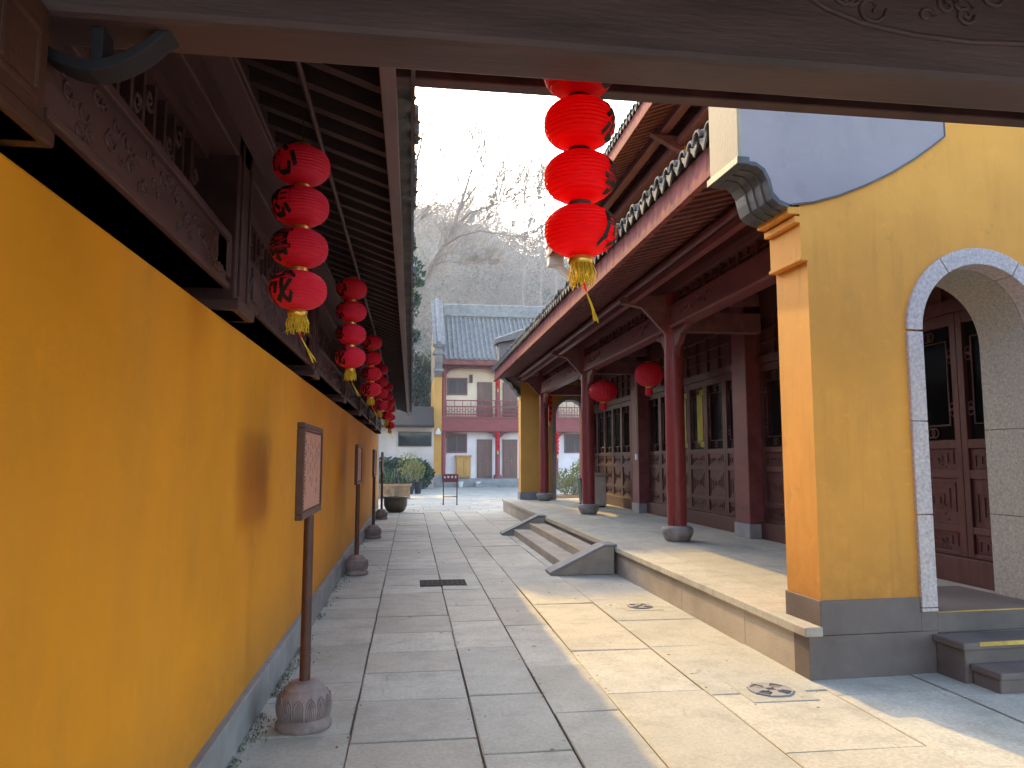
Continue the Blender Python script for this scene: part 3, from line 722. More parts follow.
# ------------------------------------------------------------------ hall platform
PF = thing('hall_platform', (3.0, 14, 0), 'raised grey stone veranda platform in front of the hall with steps', 'platform')
YA, YB = 5.62, 24.6
def top_stones(mb, cols, x0, x1, y0, y1, z0, z1, lo, hi):
    y = y0
    while y < y1 - .01:
        n = min(y + RND.uniform(lo, hi), y1)
        if y1 - n < .4: n = y1
        mb.box(x0 + .002, x1 - .002, y + .002, n - .002, z0, z1); y = n
        t_ = RND.uniform(.82, 1.05); cols.extend([(t_, t_ * .99, t_ * .97)] * 6)
b = MB(); cc = []
top_stones(b, cc, 2.955, 3.42, YA, YB, .32, .39, 1.3, 2.2)
for (xa, xb) in ((3.42, 4.2), (4.2, 5.0), (5.0, 5.85)): top_stones(b, cc, xa, xb, YA, YB, .32, .389, .8, 1.6)
b.build('paving_slabs', 'paving', PF, .006, colors=cc)
b = MB(); y = YA
for n in (6.6, 8.2, 9.9, 11.3, 13, 15, 16.6, 18.4, 20.2, YB):
    b.box(3.0, 3.2, y + .002, n - .002, -.02, .319); y = n
b.box(3.2, 6.0, YA + .001, YB, -.02, .315); b.build('face_slabs', 'platform', PF, .005)
for yc in (10.98, 16.75):
    b = MB(); b.prism([(2.03, 0), (2.03, .03), (2.80, .385), (2.952, .40), (2.952, .30), (2.95, 0)], yc - .16, yc + .16, 'y'); b.build('cheek_stone', 'platform', PF, .008)
    b = MB(); b.prism([(2.0, .0), (1.99, .045), (2.80, .43), (2.99, .43), (2.99, .392), (2.81, .392)], yc - .19, yc + .19, 'y'); b.build('cheek_cap', 'stone', PF, .01)
b = MB(); b.box(2.26, 2.62, 11.16, 16.58, -.01, .135); b.build('step', 'platform', PF, .008)
b = MB(); b.box(2.60, 2.953, 11.16, 16.58, .0, .262); b.build('step', 'platform', PF, .008)
b = MB(); b.box(2.598, 2.628, 11.2, 16.5, .2625, .2655); b.box(2.955, 2.985, 11.2, 16.5, .3905, .3925); b.build('yellow_edge_line', 'yellowpaint', PF)

# ------------------------------------------------------------------ the hall
HL = thing('temple_hall', (5.7, 14.5, .39), 'dark red two storey temple hall with columns and tiled eaves on the right', 'building')
XC = 4.15; cols_y = (11.47, 17.42, 23.35)
for yc in cols_y:
    b = MB(); b.tube([(XC, yc, .60), (XC, yc, 1.6), (XC, yc, 3.2), (XC, yc, 4.3)], [.15, .153, .15, .142], 28); c = b.build('column', 'column', HL)
    b = MB(); b.lathe([(.165, 0), (.185, .008), (.215, .06), (.245, .125), (.252, .175), (.24, .21), (.205, .228), (.17, .238), (.15, .24)], (XC, yc, .39), 32); b.build('column_base', 'basestone', c)
    b = MB()   # carved queti brackets under the beam each side
    for s in (-1, 1):
        b.prism([(yc + s * .14, 3.72), (yc + s * .72, 3.72), (yc + s * .66, 3.64), (yc + s * .48, 3.60), (yc + s * .36, 3.48), (yc + s * .24, 3.44), (yc + s * .14, 3.28)], XC - .05, XC + .05, 'x')
    b.build('corner_bracket', 'wood_red', c, .008)
b = MB(); y = 5.98
for n in cols_y: b.box(4.02, 4.28, y, n - .13, 3.73, 4.09); y = n + .13
b.build('tie_beam', 'wood_red', HL, .03)
b = MB(); rr = random.Random(21)
for (ya, yb) in ((6.1, 11.2), (11.8, 17.1), (17.8, 23.0)):
    for (ca, cb) in ((ya + .3, ya + 1.5), (yb - 1.5, yb - .3)):
        for i in range(10): scroll(b, ca + (cb - ca) * i / 9, 3.92 + rr.uniform(-.07, .07), rr.uniform(.03, .06), 1.2, 'x', 4.018, .009, 1 if i % 2 else -1)
b.build('relief_carving', 'wood_red', HL)
b = MB(); b.box(4.06, 4.24, 5.98, 23.9, 4.31, 4.42)
y = 6.2
while y < 23.6:
    b.box(4.12, 4.18, y, y + .05, 4.09, 4.31); b.box(4.13, 4.17, y + .05, y + .5, 4.18, 4.21)
    b.box(4.13, 4.17, y + .13, y + .17, 4.09, 4.18); b.box(4.13, 4.17, y + .30, y + .34, 4.21, 4.31); y += .55
b.box(4.2, 4.235, 5.98, 23.9, 4.09, 4.31)
b.build('lattice_frieze', 'wood_hall', HL)
b = MB(); b.tube([(3.45, 5.98, 4.31), (3.45, 23.9, 4.31)], .075, 12); b.box(3.40, 3.50, 5.98, 23.9, 4.13, 4.22)
b.box(4.08, 4.22, 5.98, 23.9, 4.42, 4.62); b.build('eave_purlin', 'wood_red', HL)
for yc in (6.3,) + cols_y:
    b = MB(); b.prism([(3.3, 4.13), (4.15, 3.98), (4.15, 4.3), (3.3, 4.23)], yc - .06, yc + .06, 'y')
    b.prism([(3.62, 4.08), (4.05, 3.62), (4.05, 4.04)], yc - .045, yc + .045, 'y')
    b.beam((4.15, yc, 3.86), (5.6, yc, 3.86), .2, .32); b.beam((4.15, yc, 4.25), (5.6, yc, 4.25), .14, .2)
    b.build('bracket_beam', 'wood_hall', HL, .008)
zh = lambda x: 4.215 + (x - 2.68) * .26
b = MB(); y = 6.0
while y < 23.85:
    b.beam((2.69, y, zh(2.69) + .04), (5.8, y, zh(5.8) + .04), .075, .08); y += .20
b.build('rafters', 'wood_hall', HL)
b = MB(); b.add([(2.67, 5.98, zh(2.67) + .083), (5.9, 5.98, zh(5.9) + .083), (5.9, 23.95, zh(5.9) + .083), (2.67, 23.95, zh(2.67) + .083)], [(0, 1, 2, 3)]); b.build('soffit_boards', 'wood_hall', HL)
b = MB(); b.prism([(2.625, 4.18), (2.665, 4.18), (2.69, 4.50), (2.65, 4.50)], 5.98, 23.95, 'y')
b.prism([(2.60, 4.165), (2.67, 4.165), (2.67, 4.185), (2.60, 4.182)], 5.98, 23.95, 'y'); b.build('fascia', 'fascia', HL)
b = MB(); tile_eave(b, 2.575, 4.56, 5.98, 23.95, .225, 1, 1.3, 3.2, .075, 9)
b.add([(2.61, 5.98, 4.525), (5.8, 5.98, 5.80), (5.8, 23.95, 5.80), (2.61, 23.95, 4.525)], [(0, 1, 2, 3)])
b.build('lower_roof_tiles', 'tile', HL)
# front wall: pillars, sills, door leaves
pil_y = (5.95, 11.88, 17.82, 23.7)
for yc in pil_y:
    b = MB(); b.box(5.42, 5.86, yc - .27, yc + .27, .62, 4.6); p = b.build('pillar', 'wood_red', HL, .012)
    b = MB(); b.box(5.40, 5.88, yc - .29, yc + .29, .39, .62); b.build('pillar_base', 'kerb', p, .01)
XD = 5.66
def fret(mb, x, y0, y1, z0, z1, seed, th=.012):
    rr = random.Random(seed); cy, cz = (y0 + y1) / 2, (z0 + z1) / 2; W, H = (y1 - y0), (z1 - z0); d_ = .011
    def hb(a, c, z): mb.box(x - d_, x, a - th / 2, c + th / 2, z - th / 2, z + th / 2)
    def vb(a, c, y): mb.box(x - d_ * 1.1, x, y - th / 2, y + th / 2, a + th / 2, c - th / 2)
    for k in (.86, .6, .34):
        wy, hz = W / 2 * k, H / 2 * k
        hb(cy - wy, cy + wy * .6, cz + hz); hb(cy - wy * .6, cy + wy, cz - hz); vb(cz - hz * .5, cz + hz, cy - wy); vb(cz - hz, cz + hz * .5, cy + wy)
        hb(cy - wy, cy - wy * .55, cz - hz * .5); hb(cy + wy * .55, cy + wy, cz + hz * .5)
    for s in (-1, 1):
        vb(cz - H * .12, cz + H * .12, cy + s * W * .08); hb(cy - W * .2, cy + W * .2, cz + s * H * .1)
def door_leaf(yc, w, parent):
    """one leaf hung in the wall plane X = XD, centred on yc"""
    y0, y1 = yc - w / 2 + .004, yc + w / 2 - .004; sw = .085
    b = MB(); x0, x1 = XD, XD + .06; zt = 3.2
    b.box(x0, x1, y0, y0 + sw, .66, zt); b.box(x0, x1, y1 - sw, y1, .66, zt)
    for (a, c) in ((.66, .70), (.90, .97), (1.46, 1.55), (1.77, 1.86), (3.08, zt)): b.box(x0 + .003, x1, y0 + sw, y1 - sw, a, c)
    b.box(x0 + .028, x1 - .01, y0 + sw, y1 - sw, .70, .90); b.box(x0 + .028, x1 - .01, y0 + sw, y1 - sw, .97, 1.46); b.box(x0 + .028, x1 - .01, y0 + sw, y1 - sw, 1.55, 1.77)
    lf_ = b.build('door_leaf', 'door', parent, .004)
    b = MB()
    for (a, c, s) in ((.715, .885, 1), (.99, 1.44, 2), (1.565, 1.755, 3)): fret(b, x0 + .028, y0 + sw + .02, y1 - sw - .02, a, c, s)
    b.build('carved_panels', 'door', lf_)
    b = MB(); ya, yb = y0 + sw, y1 - sw; xm = x0 + .03
    for k in (.09,):   # inner wire frame with paired rings
        b.tube([(xm, ya + k, 1.86 + .16), (xm, yb - k, 1.86 + .16), (xm, yb - k, 3.08 - .16), (xm, ya + k, 3.08 - .16), (xm, ya + k, 1.86 + .16)], .011, 6, False)
    def ring(y, z, r=.04): b.tube([(xm, y + r * math.cos(t * PI / 8), z + r * math.sin(t * PI / 8)) for t in range(17)], .009, 5, False)
    for z in (2.18, 2.75):
        for yy in (ya + .045, yb - .045): ring(yy, z - .028); ring(yy, z + .028)
    for z in (1.94, 3.0): ring((ya + yb) / 2 - .03, z, .05); ring((ya + yb) / 2 + .03, z, .05)
    b.build('lattice', 'door', lf_)
    b = MB(); b.add([(xm + .014, ya, 1.86), (xm + .014, yb, 1.86), (xm + .014, yb, 3.08), (xm + .014, ya, 3.08)], [(0, 3, 2, 1)]); b.build('glass_pane', 'glass', lf_)
    return lf_
proto = None
for k in range(3):
    ya, yb = pil_y[k] + .27, pil_y[k + 1] - .27; w = (yb - ya) / 6
    for i in range(6):
        yc = ya + w * (i + .5)
        if proto is None: proto = door_leaf(yc, w, HL); y_first = yc; w_first = w; proto['_w'] = HL['_w']
        else:
            d_ = copy_tree(proto, HL); d_.location = (0, yc - y_first, 0); d_.scale = (1, 1, 1)
    # shift of scale is below a millimetre, bays are equal
b = MB()
for k in range(3):
    ya, yb = pil_y[k] + .27, pil_y[k + 1] - .27
    b.box(5.60, 5.80, ya, yb, .39, .655); b.box(5.62, 5.76, ya, yb, 3.205, 3.34); b.box(5.62, 5.76, ya, yb, 3.98, 4.6)
    b.box(5.69, 5.72, ya, yb, 3.34, 3.98)
    n = 10
    for i in range(n + 1):
        y = ya + (yb - ya) * i / n; b.box(5.64, 5.70, y - .025, y + .025, 3.34, 3.98)
    for z in (3.55, 3.77): b.box(5.65, 5.689, ya, yb, z - .015, z + .015)
b.build('door_frame', 'door', HL, .004)
b = MB()
for (ya, yb) in ((14.10, 14.62), (15.0, 15.52), (13.16, 13.32)):
    pts = []; n = 12
    for i in range(n + 1):
        y = ya + (yb - ya) * i / n; x_ = 5.755 + .012 * math.sin(i * 2.2); pts += [(x_, y, 1.9), (x_, y, 3.06)]
    b.add(pts, [(2 * i, 2 * i + 2, 2 * i + 3, 2 * i + 1) for i in range(n)], True)
b.build('curtain', 'curtain', HL)
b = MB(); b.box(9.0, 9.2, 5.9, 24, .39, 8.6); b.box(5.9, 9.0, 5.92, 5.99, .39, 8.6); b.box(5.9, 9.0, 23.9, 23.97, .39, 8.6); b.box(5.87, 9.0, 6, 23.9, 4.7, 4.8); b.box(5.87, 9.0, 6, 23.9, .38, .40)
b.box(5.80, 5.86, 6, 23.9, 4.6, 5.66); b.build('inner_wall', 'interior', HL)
# upper storey and upper eave
b = MB(); b.box(5.75, 5.9, 5.98, 24.0, 5.70, 8.02); b.box(5.62, 5.75, 14.6, 14.85, 7.6, 8.3); b.box(5.62, 5.75, 20.4, 20.65, 7.6, 8.3); b.build('upper_wall', 'yellow', HL)
b = MB(); b.box(5.68, 5.9, 5.98, 24.0, 8.022, 8.9); b.box(5.1, 5.3, 5.98, 24.0, 8.50, 8.68); b.box(5.45, 5.68, 5.98, 24, 8.25, 8.4)
for yc in (8.5, 14.7, 20.5): b.prism([(4.9, 8.48), (5.68, 8.05), (5.68, 8.45)], yc - .08, yc + .08, 'y')
b.build('upper_beams', 'wood_hall', HL, .01)
zu = lambda x: 8.42 + (x - 4.5) * .36
b = MB(); y = 6.
while y < 23.9: b.beam((4.5, y, zu(4.5) + .04), (5.8, y, zu(5.8) + .04), .08, .08); y += .2
b.build('upper_rafters', 'wood_hall', HL)
b = MB(); b.add([(4.48, 5.98, zu(4.48) + .083), (6.0, 5.98, zu(6.0) + .083), (6.0, 24.3, zu(6.0) + .083), (4.48, 24.3, zu(4.48) + .083)], [(0, 1, 2, 3)]); b.build('upper_soffit', 'wood_hall', HL)
b = MB(); b.prism([(4.44, 8.38), (4.48, 8.38), (4.51, 8.74), (4.47, 8.74)], 5.98, 24.3, 'y'); b.build('upper_fascia', 'fascia', HL)
b = MB(); tile_eave(b, 4.42, 8.80, 5.98, 24.3, .225, 1, 2.1, 4.4, .072, 10)
b.add([(4.42, 5.98, 8.77), (9.2, 5.98, 11.0), (9.2, 24.3, 11.0), (4.42, 24.3, 8.77)], [(0, 1, 2, 3)])
b.add([(13.6, 5.98, 8.6), (9.2, 5.98, 10.9), (9.2, 24.3, 10.9), (13.6, 24.3, 8.6)], [(0, 3, 2, 1)])
b.add([(4.42, 24.28, 8.63), (9.2, 24.28, 10.9), (13.6, 24.28, 8.6)], [(0, 1, 2)]); b.build('upper_roof_tiles', 'tile', HL)
b = MB(); b.box(4.45, 4.95, 23.95, 24.4, 8.1, 8.75); b.box(4.40, 5.0, 23.9, 24.45, 8.75, 8.85); b.prism([(4.7, 8.1), (4.95, 8.1), (5.6, 7.4), (5.4, 7.4)], 24.0, 24.35, 'y'); b.build('upper_gable_end', 'beige', HL, .02)

# switch box on cord beside the farther pillar
t = thing('pull_switch', (5.36, 17.6, 1.75), 'small pale switch box at the foot of a thin vertical conduit', 'switch')
b = MB(); b.box(5.36, 5.41, 17.53, 17.65, 1.66, 1.80); b.build('switch_box', 'white', t, .006)
b = MB(); b.tube([(5.39, 17.59, 1.80), (5.39, 17.59, 3.8)], .014, 8); b.build('conduit', 'bin', t)

# ------------------------------------------------------------------ far arched wall closing the veranda
FW = thing('far_arch_wall', (3.5, 24.0, .39), 'yellow pier and arched wall closing the far end of the veranda', 'wall')
fx, fz, fri, fro = 5.15, 3.1, .50, .62
b = MB(); frm = .56
b.box(3.5, fx - frm, 24.0, 24.5, .62, 4.3); b.box(fx + frm, 6.0, 24.0, 24.5, .62, 4.3); tp = arc(fx, fz, frm, PI, 0, 16)
for i in range(16): b.prism([tp[i], tp[i + 1], (tp[i + 1][0], 4.3), (tp[i][0], 4.3)], 24.0, 24.5, 'y')
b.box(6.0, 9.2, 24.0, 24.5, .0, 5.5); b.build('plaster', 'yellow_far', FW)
b = MB(); b.box(3.47, fx - frm, 23.97, 24.53, .39, .62); b.box(fx + frm, 6.0, 23.97, 24.53, .39, .62); b.build('plinth', 'kerb', FW, .01)
b = MB(); o_ = arc(fx, fz, fro, PI, 0, 20); i_ = arc(fx, fz, fri, PI, 0, 20)
for k in range(20): b.prism([o_[k], o_[k + 1], i_[k + 1], i_[k]], 23.95, 24.55, 'y')
for s in (-1, 1): b.box(min(fx + s * fri, fx + s * fro), max(fx + s * fri, fx + s * fro), 23.95, 24.55, .39, fz)
b.build('stone_arch', 'kerb', FW)
b = MB(); b.prism([(2.82, 5.45), (2.82, 4.42), (2.95, 4.38), (3.2, 4.2), (3.5, 3.95), (3.5, 4.3), (6, 4.3), (6, 5.6), (3.6, 5.6)], 24.0, 24.5, 'y'); b.build('gable_panel', 'gable', FW)
b = MB(); b.box(2.79, 2.82, 23.98, 24.52, 4.42, 5.45); b.build('gable_end', 'cream_edge', FW)
b = MB(); b.prism([(2.80, 4.418), (2.95, 4.376), (3.2, 4.196), (3.49, 3.95), (3.49, 3.72), (3.40, 3.78), (3.36, 3.90), (3.25, 3.98), (3.18, 4.14), (3.05, 4.20), (2.95, 4.30), (2.80, 4.34)], 23.96, 24.54, 'y'); b.build('scroll_bracket', 'black_stone', FW)
b = MB(); b.prism([(2.65, 5.40), (2.62, 5.54), (3.6, 5.86), (6, 5.86), (6, 5.605), (3.6, 5.605), (2.82, 5.455)], 23.85, 24.65, 'y'); b.tube([(2.66, 24.25, 5.52), (3.6, 24.25, 5.88), (6, 24.25, 5.88)], .09, 8); b.build('coping', 'tile_far', FW)

def mini_string(x, y, zt, n, label, step, R, group):
    t = thing('mini_lantern_string', (x, y, zt), label, 'lantern', group); t['_w'] = (0, 0, 0)
    b = MB()
    for k in range(n): b.lathe([(R * .3, -step * .46), (R * .8, -step * .3), (R, -step * .0), (R * .8, step * .3), (R * .3, step * .46)], (0, 0, -step * (k + .6)), 14)
    b.build('lantern_ball', 'lanternC', t)
    b = MB(); b.tube([(0, 0, .1), (0, 0, -step * .1)], .006, 5); b.build('cord', 'cord', t)
    b = MB(); b.lathe([(R * .25, -step * (n + .1)), (R * .4, -step * (n + .9)), (R * .35, -step * (n + 1.0))], (0, 0, 0), 10); b.build('tassel', 'tassel', t)
mini_string(4.42, 23.8, 3.75, 5, 'slim red lantern string on the dark post left of the far veranda arch', .17, .085, 'slim red lantern strings')

# bins beside the far column
t = thing('litter_bin', (5.05, 19.9, .39), 'beige upright litter bin on the platform beside the far column', 'bin')
b = MB(); b.box(4.86, 5.20, 19.75, 20.1, .43, 1.22); b.build('bin_body', 'bin', t, .03)
b = MB(); b.box(4.83, 5.23, 19.72, 20.13, 1.22, 1.30); b.build('bin_lid', 'cream_edge', t, .02)
b = MB(); b.box(4.89, 5.17, 19.78, 20.07, .39, .43); b.build('bin_foot', 'metal_dark', t)
t = thing('green_bin', (4.78, 20.5, .39), 'dark green bin half hidden behind the beige bin', 'bin')
b = MB(); b.prism([(4.66, .45), (4.92, .45), (4.97, 1.10), (4.61, 1.10)], 20.3, 20.65, 'y'); b.build('bin_body', 'greenbin', t, .02)
b = MB(); b.box(4.59, 4.99, 20.27, 20.68, 1.102, 1.16); b.build('bin_lid', 'greenbin', t, .02)
b = MB(); b.tube([(4.66, 20.62, .44), (4.92, 20.62, .44)], .05, 10); b.build('wheel', 'black_pot', t)

# ------------------------------------------------------------------ far guest house
GH = thing('guest_house', (7, 47, 0), 'two storey pink and red guest house with grey tiled roof closing the court', 'building')
XA, XB = 1.86, 17.
YF = 47.5           # wall plane, veranda in front
b = MB(); b.box(XA, XB, 46.2, 49, -.02, .50); b.build('veranda_base', 'kerb', GH, .01)
b = MB(); b.box(3.9, 5.6, 45.75, 46.2, -.02, .24); b.box(8.8, 10.2, 45.75, 46.2, -.02, .24); b.build('step', 'stone', GH, .01)
b = MB(); b.box(XA, XB, YF, YF + .3, .50, 3.9); b.build('lower_wall', 'pink', GH)
b = MB(); b.box(XA, XB, YF, YF + .3, 4.3, 7.9); b.build('upper_wall', 'cream', GH)
b = MB(); b.box(XA, XB, 46.7, YF, 3.98, 4.16); b.box(XA, XB, 46.66, 46.84, 3.42, 4.24); b.box(XA, XB, 46.6, 46.9, 4.242, 4.34); b.build('balcony_beam', 'beamred', GH, .01)
cx_ = [1.98, 5.38, 9.1, 12.6]
for x_ in cx_:
    b = MB(); b.tube([(x_, 46.95, .5), (x_, 46.95, 7.6)], .15, 14); b.lathe([(.26, .5), (.28, .62), (.2, .74)], (x_, 46.95, 0), 14); b.build('column', 'beamred', GH)
b = MB()
for k in range(3):
    xa, xb = cx_[k] + .15, cx_[k + 1] - .15
    for zb_, zt_ in ((2.9, 3.42), (6.75, 7.4)):
        n = 12; top_ = [(xa + (xb - xa) * i / n, zt_ - .02 - (.38 * abs(1 - 2 * i / n) ** 6)) for i in range(n + 1)]
        b.prism([(xa, zt_), (xb, zt_)] + top_[::-1], 46.9, 47.0, 'y')
b.box(XA, XB, 46.85, 47.05, 7.402, 7.65); b.build('spandrel', 'wood_red', GH)
for k in range(3):                       # railings
    xa, xb = cx_[k] + .16, cx_[k + 1] - .16; b = MB()
    for z in (4.5, 4.98, 5.36): b.box(xa, xb, 46.88, 46.94, z - .035, z + .035)
    n = 18
    for i in range(n + 1):
        x_ = xa + (xb - xa) * i / n; b.box(x_ - .018, x_ + .018, 46.885, 46.935, 4.34, 5.33 if i % 3 == 0 else 4.95)
        if i < n: b.box(x_ + .018, x_ + (xb - xa) / n - .018, 46.89, 46.93, 4.66 + .12 * (i % 2), 4.69 + .12 * (i % 2))
    b.build('railing', 'beamred', GH)
def gh_window(x0, x1, z0, z1):
    b = MB(); w = .09
    b.box(x0, x1, YF - .07, YF - .002, z0, z0 + w); b.box(x0, x1, YF - .07, YF - .002, z1 - w, z1)
    b.box(x0, x0 + w, YF - .07, YF - .002, z0 + w, z1 - w); b.box(x1 - w, x1, YF - .07, YF - .002, z0 + w, z1 - w); b.box((x0 + x1) / 2 - .03, (x0 + x1) / 2 + .03, YF - .06, YF - .002, z0 + w, z1 - w)
    f = b.build('window', 'wood_hall', GH)
    b = MB(); b.box(x0 + w, x1 - w, YF - .03, YF - .004, z0 + w, z1 - w); b.build('pane', 'glass_far', f)
def gh_door(x0, x1, z0, z1):
    b = MB(); b.box(x0, x1, YF - .08, YF - .002, z0, z1); 
    for s in (0, 1):
        xm = (x0 + x1) / 2; a, c = (x0 + .07, xm - .03) if s == 0 else (xm + .03, x1 - .07)
        b.box(a, c, YF - .10, YF - .078, z0 + .15, z0 + .9); b.box(a, c, YF - .10, YF - .078, z0 + 1.0, z1 - .15)
    d_ = b.build('door', 'brownpaint', GH, .01)
    b = MB(); b.lathe([(.03, 0), (.03, .06)], ((x0 + x1) / 2 + .09, YF - .12, z0 + 1.05), 8); b.build('handle', 'gold', d_)
for (wx0, wx1) in ((2.2, 3.5), (9.75, 11.1)):
    gh_window(wx0, wx1, 2.1, 3.32); gh_window(wx0, wx1, 5.75, 6.85)
for (dx0, dx1) in ((4.12, 5.08), (5.75, 6.7), (11.7, 12.4)):
    gh_door(dx0, dx1, .52, 2.95); gh_door(dx0, dx1, 4.34, 6.6)
gh_window(7.3, 8.5, 2.1, 3.32); gh_window(7.3, 8.5, 5.75, 6.85)
b = MB(); b.box(3.62, 3.82, YF - .16, YF - .003, 6.55, 7.05); b.build('wall_lamp', 'signframe', GH)
# roof
b = MB(); ra, rb = (46.0, 7.85), (50.4, 11.35)
def roof_z(t): return ra[1] + (rb[1] - ra[1]) * (t * .82 + .18 * t * t)
n = 12
for i in range(n):
    y0_, y1_ = ra[0] + (rb[0] - ra[0]) * i / n, ra[0] + (rb[0] - ra[0]) * (i + 1) / n
    b.add([(XA, y0_, roof_z(i / n)), (XB, y0_, roof_z(i / n)), (XB, y1_, roof_z((i + 1) / n)), (XA, y1_, roof_z((i + 1) / n))], [(0, 1, 2, 3)])
    b.add([(XA, 2 * rb[0] - y0_, roof_z(i / n)), (XB, 2 * rb[0] - y0_, roof_z(i / n)), (XB, 2 * rb[0] - y1_, roof_z((i + 1) / n)), (XA, 2 * rb[0] - y1_, roof_z((i + 1) / n))], [(0, 3, 2, 1)])
x_ = XA + .15
while x_ < XB:
    b.tube([(x_, ra[0] - .05 + (rb[0] - ra[0]) * i / n, roof_z(i / n) + .02) for i in range(n + 1)], .085, 6); x_ += .30
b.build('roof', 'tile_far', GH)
b = MB(); b.box(XA - .1, XB, 50.2, 50.6, 11.25, 12.05); b.tube([(XA - .1, 50.4, 12.1), (XB, 50.4, 12.1)], .14, 8); b.box(XA - .1, XB, 50.1, 50.7, 11.35, 11.45); b.build('ridge', 'tile_far', GH, .02)
b = MB(); b.box(XA, XB, 46.02, 46.14, 7.52, 7.80); b.box(XA, XB, 46.14, YF, 7.66, 7.7); b.build('fascia', 'fascia', GH)
# end fire wall
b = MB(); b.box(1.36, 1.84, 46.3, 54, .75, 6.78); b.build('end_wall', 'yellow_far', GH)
b = MB(); b.box(1.33, 1.87, 46.25, 54, -.02, .75); b.build('end_plinth', 'kerb', GH, .01)
b = MB(); b.prism([(46.25, 6.782), (46.0, 6.95), (45.8, 7.35), (45.55, 7.6), (45.4, 8.0), (45.4, 8.5), (50.4, 12.1), (54, 9.5), (54, 6.782)], 1.36, 1.84, 'x'); b.build('end_gable', 'stone', GH)
b = MB(); b.beam((1.6, 45.2, 8.55), (1.6, 50.4, 12.35), .75, .22); b.tube([(1.6, 45.2, 8.7), (1.6, 50.4, 12.5)], .14, 8); b.box(1.3, 1.9, 45.6, 46.2, 7.05, 7.2); b.box(1.25, 1.95, 45.3, 46.0, 8.05, 8.2); b.build('end_coping', 'tile_far', GH)
b = MB(); b.box(XA, XB, 52.4, 52.7, 0, 7.8); b.box(XB - .3, XB, 48.2, 52.7, 0, 7.8); b.build('rear_wall', 'beige', GH)
t = thing('security_camera', (1.62, 46.2, 3.35), 'white security camera on the yellow end wall of the guest house', 'camera')
b = MB(); b.tube([(1.62, 46.28, 3.35), (1.62, 46.1, 3.4)], .03, 6); b.build('arm', 'white', t)
b = MB(); b.box(1.45, 1.78, 45.9, 46.12, 3.2, 3.4); b.lathe([(.12, 3.40), (.10, 3.5), (0, 3.62)], (1.62, 46.05, 0), 10); b.build('camera_body', 'white', t, .02)
for (x_, lab, blue) in ((3.25, 'honey coloured cabinet beside the brown doors of the guest house', 0), (11.55, 'honey coloured cabinet seen through the far veranda arch', 1)):
    t = thing('cabinet', (x_, 47.3, .5), lab, 'cabinet', 'cabinets on the guest house veranda')
    b = MB(); b.box(x_ - .45, x_ + .45, 47.12, 47.47, .55, 1.85); b.build('cabinet_body', 'cabinet', t, .015)
    b = MB(); b.box(x_ - .52, x_ + .52, 47.05, 47.49, 1.85, 1.95); b.build('cabinet_top', 'cabinet', t, .01)
    b = MB(); b.box(x_ - .40, x_ - .02, 47.09, 47.118, .65, 1.75); b.box(x_ + .02, x_ + .40, 47.09, 47.118, .65, 1.75); b.build('cabinet_door', 'cabinet', t, .01)
for i, x_ in enumerate((3.0, 4.05)):
    t = thing('small_white_pot', (x_, 45.9, 0), 'small white pot at the foot of the guest house, %s of the two' % ('left' if i == 0 else 'right'), 'pot', 'white pots before the guest house')
    b = MB(); b.lathe([(.12, 0), (.17, .3), (.19, .33), (.15, .34)], (x_, 45.9, 0), 14); b.build('pot_body', 'white', t)
    b = MB(); b.lathe([(.15, .335), (0, .34)], (x_, 45.9, 0), 12); b.build('soil', 'soil', t)
mini_string(5.36, 46.7, 3.45, 5, 'slim red lantern string on the ground floor post of the guest house', .24, .11, 'slim red lantern strings')
mini_string(5.36, 46.7, 7.1, 4, 'slim red lantern string on the upper floor post of the guest house', .24, .11, 'slim red lantern strings')
mini_string(9.15, 46.7, 3.45, 6, 'slim red lantern string on the guest house post seen through the arch', .24, .11, 'slim red lantern strings')

# ------------------------------------------------------------------ outbuilding at the end of the alley, left
OB = thing('outbuilding', (-2, 44.5, 0), 'low beige outbuilding with a long dark window at the end of the alley', 'building')
b = MB(); b.box(-9, 1.32, 44.4, 48, 0, 3.55); b.build('wall', 'beige', OB)
b = MB(); b.box(-.75, 1.18, 44.30, 44.398, 2.45, 3.30); w_ = b.build('window', 'metal_dark', OB)
b = MB(); b.box(-.69, 1.12, 44.27, 44.298, 2.51, 3.24); b.build('pane', 'glass_blue', w_)
b = MB(); b.prism([(43.3, 3.55), (43.3, 3.66), (46, 4.9), (48.5, 4.9), (48.5, 3.55)], -9, 1.30, 'x'); tile = b.build('roof', 'interior', OB)  # whole roof coloured near-black for the shade beneath its eave
def leaves(mb, c, rad, n, size, rr, shell=.55, squash=1.):
    for i in range(n):
        while True:
            p = Vector((rr.uniform(-1, 1), rr.uniform(-1, 1), rr.uniform(-1, 1)))
            if shell * rr.random() < p.length < 1: break
        q = Vector((c[0] + p.x * rad[0], c[1] + p.y * rad[1], c[2] + p.z * rad[2])); s = size * rr.uniform(.6, 1.4)
        a = Vector((rr.gauss(0, 1), rr.gauss(0, 1), rr.gauss(0, .7))).normalized(); u = a.orthogonal().normalized(); w = a.cross(u)
        mb.add([q - u * s, q + w * s * .45, q + u * s, q - w * s * .45], [(0, 1, 2, 3)])
def blob_crown(mb, c, R, n_blobs, n_leaf, size, seed, flat=.8):
    rr = random.Random(seed)
    for i in range(n_blobs):
        a = rr.uniform(0, 2 * PI); e = rr.uniform(-.8, 1); k = rr.uniform(.35, .9)
        p = (c[0] + R[0] * k * math.cos(a) * math.sqrt(max(0.05, 1 - e * e * .8)), c[1] + R[1] * k * math.sin(a) * math.sqrt(max(.05, 1 - e * e * .8)), c[2] + R[2] * e * .8)
        r = min(R) * rr.uniform(.25, .48); leaves(mb, p, (r, r, r * flat), n_leaf, size, rr)
